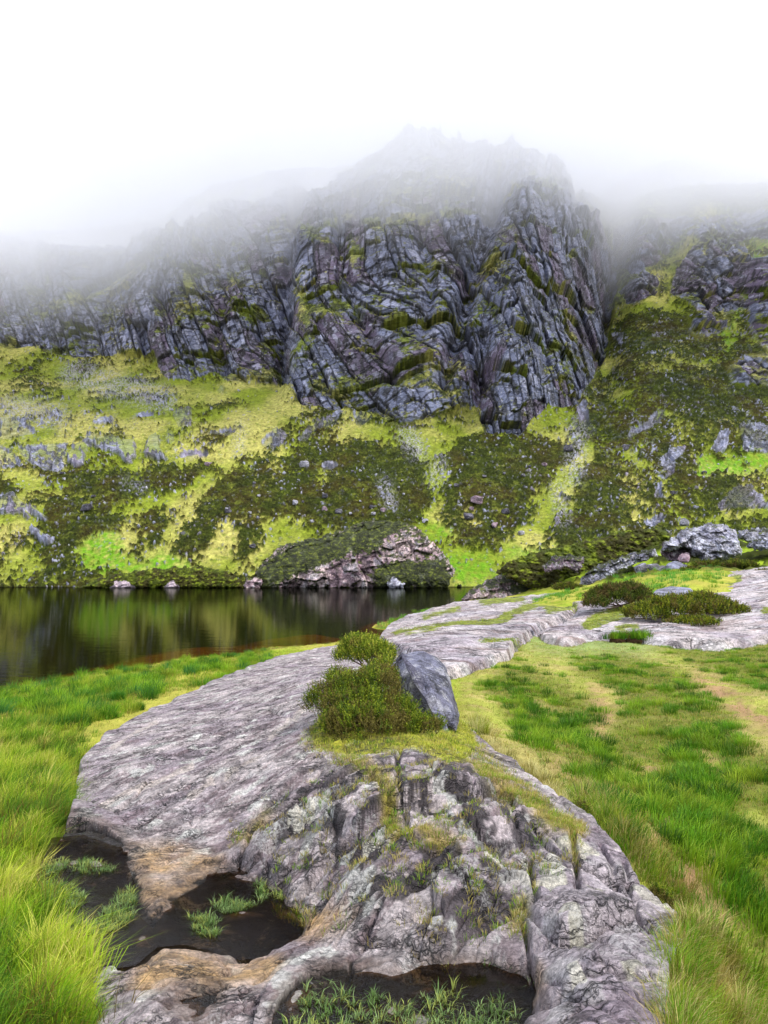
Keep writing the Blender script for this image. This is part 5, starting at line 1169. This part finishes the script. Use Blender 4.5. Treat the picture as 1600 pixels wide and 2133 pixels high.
# ------------------------------------------------------------------ heather bushes
def heather(name, label, lumps, n_spr, spr=.09, leaf=.016, cols=None, stems=14, cat='heather bush', browns=.25):
    """lumps: list of (centre, (rx, ry, rz)); foliage sprigs over the lumps, woody stems from the base"""
    cols = cols or [lin(84, 104, 20), lin(110, 128, 26), lin(64, 84, 18), lin(132, 142, 34)]
    root = bpy.data.objects.new(name, None); C.objects.link(root); tag(root, label, cat)
    b0 = np.mean([np.array(c_) - [0, 0, r_[2] * .5] for c_, r_ in lumps], 0); root.location = b0
    vol = np.array([r_[0] * r_[1] + r_[0] * r_[2] for _, r_ in lumps]); ns = (vol / vol.sum() * n_spr).astype(int)
    pos, nrm = [], []
    for (c_, r_), k in zip(lumps, ns):
        d = rng.normal(size=(k, 3)); d /= np.linalg.norm(d, axis=1, keepdims=True); d[:, 2] = np.where(d[:, 2] < -.2, -d[:, 2], d[:, 2])
        rad = rng.uniform(.55, 1.0, k) ** .5 * (1 + .22 * noise3(d[:, 0] * 2.3, d[:, 1] * 2.3, d[:, 2] * 2.3 + c_[0], 800) * 1.6)
        pos.append(np.array(c_) + d * np.array(r_) * rad[:, None]); nrm.append(d)
    pos, nrm = np.concatenate(pos), np.concatenate(nrm)
    dirn = nrm * .5 + [0, 0, .9] + rng.normal(0, .25, pos.shape); dirn /= np.linalg.norm(dirn, axis=1, keepdims=True)
    m_ = 11; n_ = len(pos)
    t = rng.uniform(0, 1, (n_, m_)); L = spr * rng.uniform(.6, 1.3, (n_, 1))
    lp = pos[:, None] + dirn[:, None] * (t * L)[..., None]
    a = rng.normal(size=(n_, m_, 3)); a += dirn[:, None] * 1.2; a /= np.linalg.norm(a, axis=2, keepdims=True)
    b = np.cross(a, rng.normal(size=(n_, m_, 3))); b /= np.linalg.norm(b, axis=2, keepdims=True) + 1e-9
    A3 = np.stack([lp - b * leaf * .3, lp + b * leaf * .3, lp + a * leaf * 1.3], 2).reshape(-1, 3) - b0
    clump_n = fbm(pos[:, 0] * 5 / max(spr * 10, 1), pos[:, 1] * 5 / max(spr * 10, 1), pos[:, 2] * 5 / max(spr * 10, 1), 2, 801)
    cc = np.array(cols)[rng.integers(0, len(cols), n_)]
    cc = np.where((clump_n > .5 - browns)[:, None], cc * .35 + .65 * lin(104, 80, 48), cc)
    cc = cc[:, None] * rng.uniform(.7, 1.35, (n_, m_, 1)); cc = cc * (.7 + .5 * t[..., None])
    kk = np.repeat(cc.reshape(-1, 3), 3, 0)
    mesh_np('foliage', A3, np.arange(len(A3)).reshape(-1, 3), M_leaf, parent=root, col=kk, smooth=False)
    # stems
    sv, sf, sc = [], [], []
    for i in range(stems):
        e = pos[rng.integers(n_)] - b0; s0 = rng.normal(0, .1, 3) * np.array(lumps[0][1]) * [1, 1, 0]
        mid = s0 * .4 + e * .6 + [0, 0, -.1 * lumps[0][1][2]]; r0 = .013 * spr / .09
        for p0, p1, ra, rb in ((s0, mid, r0, r0 * .7), (mid, e, r0 * .7, r0 * .3)):
            d = p1 - p0; u_ = np.cross(d, [0, .3, 1]); u_ /= np.linalg.norm(u_) + 1e-9; w_ = np.cross(d, u_); w_ /= np.linalg.norm(w_) + 1e-9
            k0 = len(sv)
            for pp, rr in ((p0, ra), (p1, rb)):
                for q in range(5): sv.append(pp + rr * (math.cos(q * 1.2566) * u_ + math.sin(q * 1.2566) * w_))
            for q in range(5): sf.append((k0 + q, k0 + (q + 1) % 5, k0 + 5 + (q + 1) % 5, k0 + 5 + q))
    sv = np.array(sv); mesh_np('stem', sv, np.array(sf), M_leaf, parent=root, col=np.tile(lin(120, 100, 92), (len(sv), 1)))
    return root
def L3(px, py, y, rx, ry, rz):
    c = at(px, py, y); k = y / F
    return (c, (rx * k, ry * k, rz * k))
heather('heather_bush', 'large heather bush on top of the foreground outcrop in front of the boulder', [L3(720, 1460, 7.5, 46, 45, 40), L3(770, 1458, 7.4, 64, 55, 50), L3(815, 1492, 7.2, 52, 55, 34), L3(755, 1530, 6.8, 74, 55, 46), L3(680, 1475, 7.5, 42, 40, 38), L3(880, 1520, 7.1, 44, 45, 18), L3(700, 1520, 6.9, 30, 40, 24), L3(745, 1495, 7.1, 78, 50, 42), L3(835, 1520, 7.0, 50, 50, 24), L3(705, 1425, 7.9, 26, 40, 20), L3(790, 1425, 8.3, 40, 50, 26)],
        int(9000 * (0.6 if QUICK else 1)), .095, .014, stems=110, browns=.42)
heather('heather_bush', 'small heather bush on the crest of the outcrop left of the boulder', [L3(755, 1365, 9.6, 48, 50, 32), L3(790, 1375, 9.4, 34, 40, 30), L3(725, 1375, 9.6, 28, 34, 18), L3(800, 1410, 9.0, 26, 40, 30)], 3400, .09, .015, stems=14, browns=.2,
        cols=[lin(100, 120, 24), lin(128, 146, 34), lin(84, 104, 20), lin(170, 170, 60)])
heather('heather_bush', 'dark heather clump left of the flat stone on the right slab', [L3(1270, 1252, 36, 44, 50, 30), L3(1310, 1242, 37, 36, 50, 24), L3(1240, 1262, 35, 22, 40, 14), L3(1340, 1254, 36, 26, 40, 14)], 5200, .22, .05, stems=10, browns=.45,
        cols=[lin(70, 84, 20), lin(92, 104, 26), lin(54, 66, 16)])
heather('heather_bush', 'wide low heather mound below the flat stone on the right slab', [L3(1345, 1284, 31, 42, 60, 24), L3(1400, 1276, 31, 52, 70, 30), L3(1460, 1272, 31.5, 60, 70, 32), L3(1515, 1278, 32, 36, 50, 20), L3(1440, 1300, 29.5, 50, 50, 10)], 9000, .2, .045, stems=10, browns=.3,
        cols=[lin(84, 100, 22), lin(116, 128, 30), lin(146, 148, 34), lin(60, 74, 18)])
for px, py, Yk, w_, lab in ((1475, 1186, 60, 34, 'dark heather clump on the grass strip right of the pinkish stone'), (1540, 1182, 58, 26, 'olive heather clump above the right slab near the frame edge'), (1345, 1204, 62, 24, 'small heather clump at the foot of the slanting rock rib'),
        (1592, 1200, 50, 14, 'small brown heather tuft at the right frame edge on the slab'), (1180, 1228, 70, 26, 'low heather clump between the lake slab and the rock rib'), (1440, 1196, 56, 22, 'low olive heather clump on the grass just above the right slab')):
    heather('heather_bush', lab, [L3(px, py, Yk, w_, w_, w_ * .36), L3(px + w_ * .7, py + 2, Yk, w_ * .6, w_, w_ * .26)], 1400, .3, .08, stems=4, browns=.35, cols=[lin(70, 84, 20), lin(96, 108, 26), lin(54, 66, 16), lin(120, 128, 34)])
heather('heather_bush', 'green and brown heather growing at the right foot of the outcrop', [L3(1440, 2030, 4.0, 40, 40, 26), L3(1455, 2095, 3.8, 34, 36, 22), L3(1375, 1895, 4.5, 34, 34, 30), L3(1420, 1950, 4.3, 42, 40, 34), L3(1470, 1985, 4.3, 40, 40, 30)], 3200, .05, .009, stems=20, browns=.3)
heather('heather_bush', 'tiny olive heather tuft in a crack near the right crest of the outcrop', [L3(1215, 1700, 5.4, 14, 16, 20), L3(1205, 1690, 5.5, 10, 14, 14)], 260, .05, .009, stems=6)
for px, py, h_, lab in ((243, 1462, .34, 'dark green rush tussock in the middle of the left shore grass'), (312, 1456, .30, 'bright rush tussock right of the dark green one on the left shore'), (286, 1482, .20, 'small rush tussock in front of the two larger ones on the left shore'),
        (150, 1480, .32, 'wide rush tussock near the left edge of the lake shore'), (238, 1500, .15, 'tiny rush tussock on bare turf beside the outcrop'), (445, 1392, .34, 'tall bluish green rush tussock at the water edge near the outcrop')):
    b = g_at(px, py); r = h_ * .45
    root = bpy.data.objects.new('rush_tussock', None); C.objects.link(root); root.location = b; tag(root, lab, 'tussock')
    v = Veg(); v.add(tufts(rng.normal(0, 1, (9, 3)) * [r * .4, r * .35, 0], 60, r * .35, h_, .006, [G1, G3, lin(70, 130, 40)], .95, (.05, 0), .4, .25)); v.build('rushes', None, parent=root)
    v = Veg(); v.add(tufts(rng.normal(0, 1, (8, 3)) * [r * .6, r * .5, 0], 24, r * .35, h_ * .35, .007, [ST2, OL, ST], 1.1)); v.build('dead_base', None, parent=root)
for k, (px, py, s_, lab, br) in enumerate(((1237, 1312, 24, 'round rush tussock on a dark peat foot left of the heather mound', .1), (1322, 1326, 26, 'right one of two peaty rush tussocks below the heather mound', .1), (1285, 1332, 20, 'low rush tussock between two peaty tussocks below the heather mound', 0), (1078, 1312, 12, 'tiny rush tussock in the wet turf beside the lake slab', 0))):
    b = g_at(px, py + s_ * .35); r = s_ * b[1] / F
    root = bpy.data.objects.new('rush_tussock', None); C.objects.link(root); root.location = b; tag(root, lab, 'tussock')
    v = Veg(); v.add(tufts(np.array([[0, 0, r * .5]]) + rng.normal(0, 1, (26, 3)) * [r * .5, r * .4, r * .08], 34, r * .3, r * .9, .014, [G3, G1, OL, G2], .5)); v.build('rushes', None, parent=root)
    dd = [(math.cos(q) * r * .85, math.sin(q) * r * .7, z * r) for q in np.arange(0, 6.28, .6) for z in (-.2, .45)]
    p_ = hull_rock('peat_foot', dd, None, None, mat=M_turf, col=(70, 52, 36), col2=(48, 36, 24), bevel=.08, disp=.06, sub=2, lichen=0); p_.parent = root
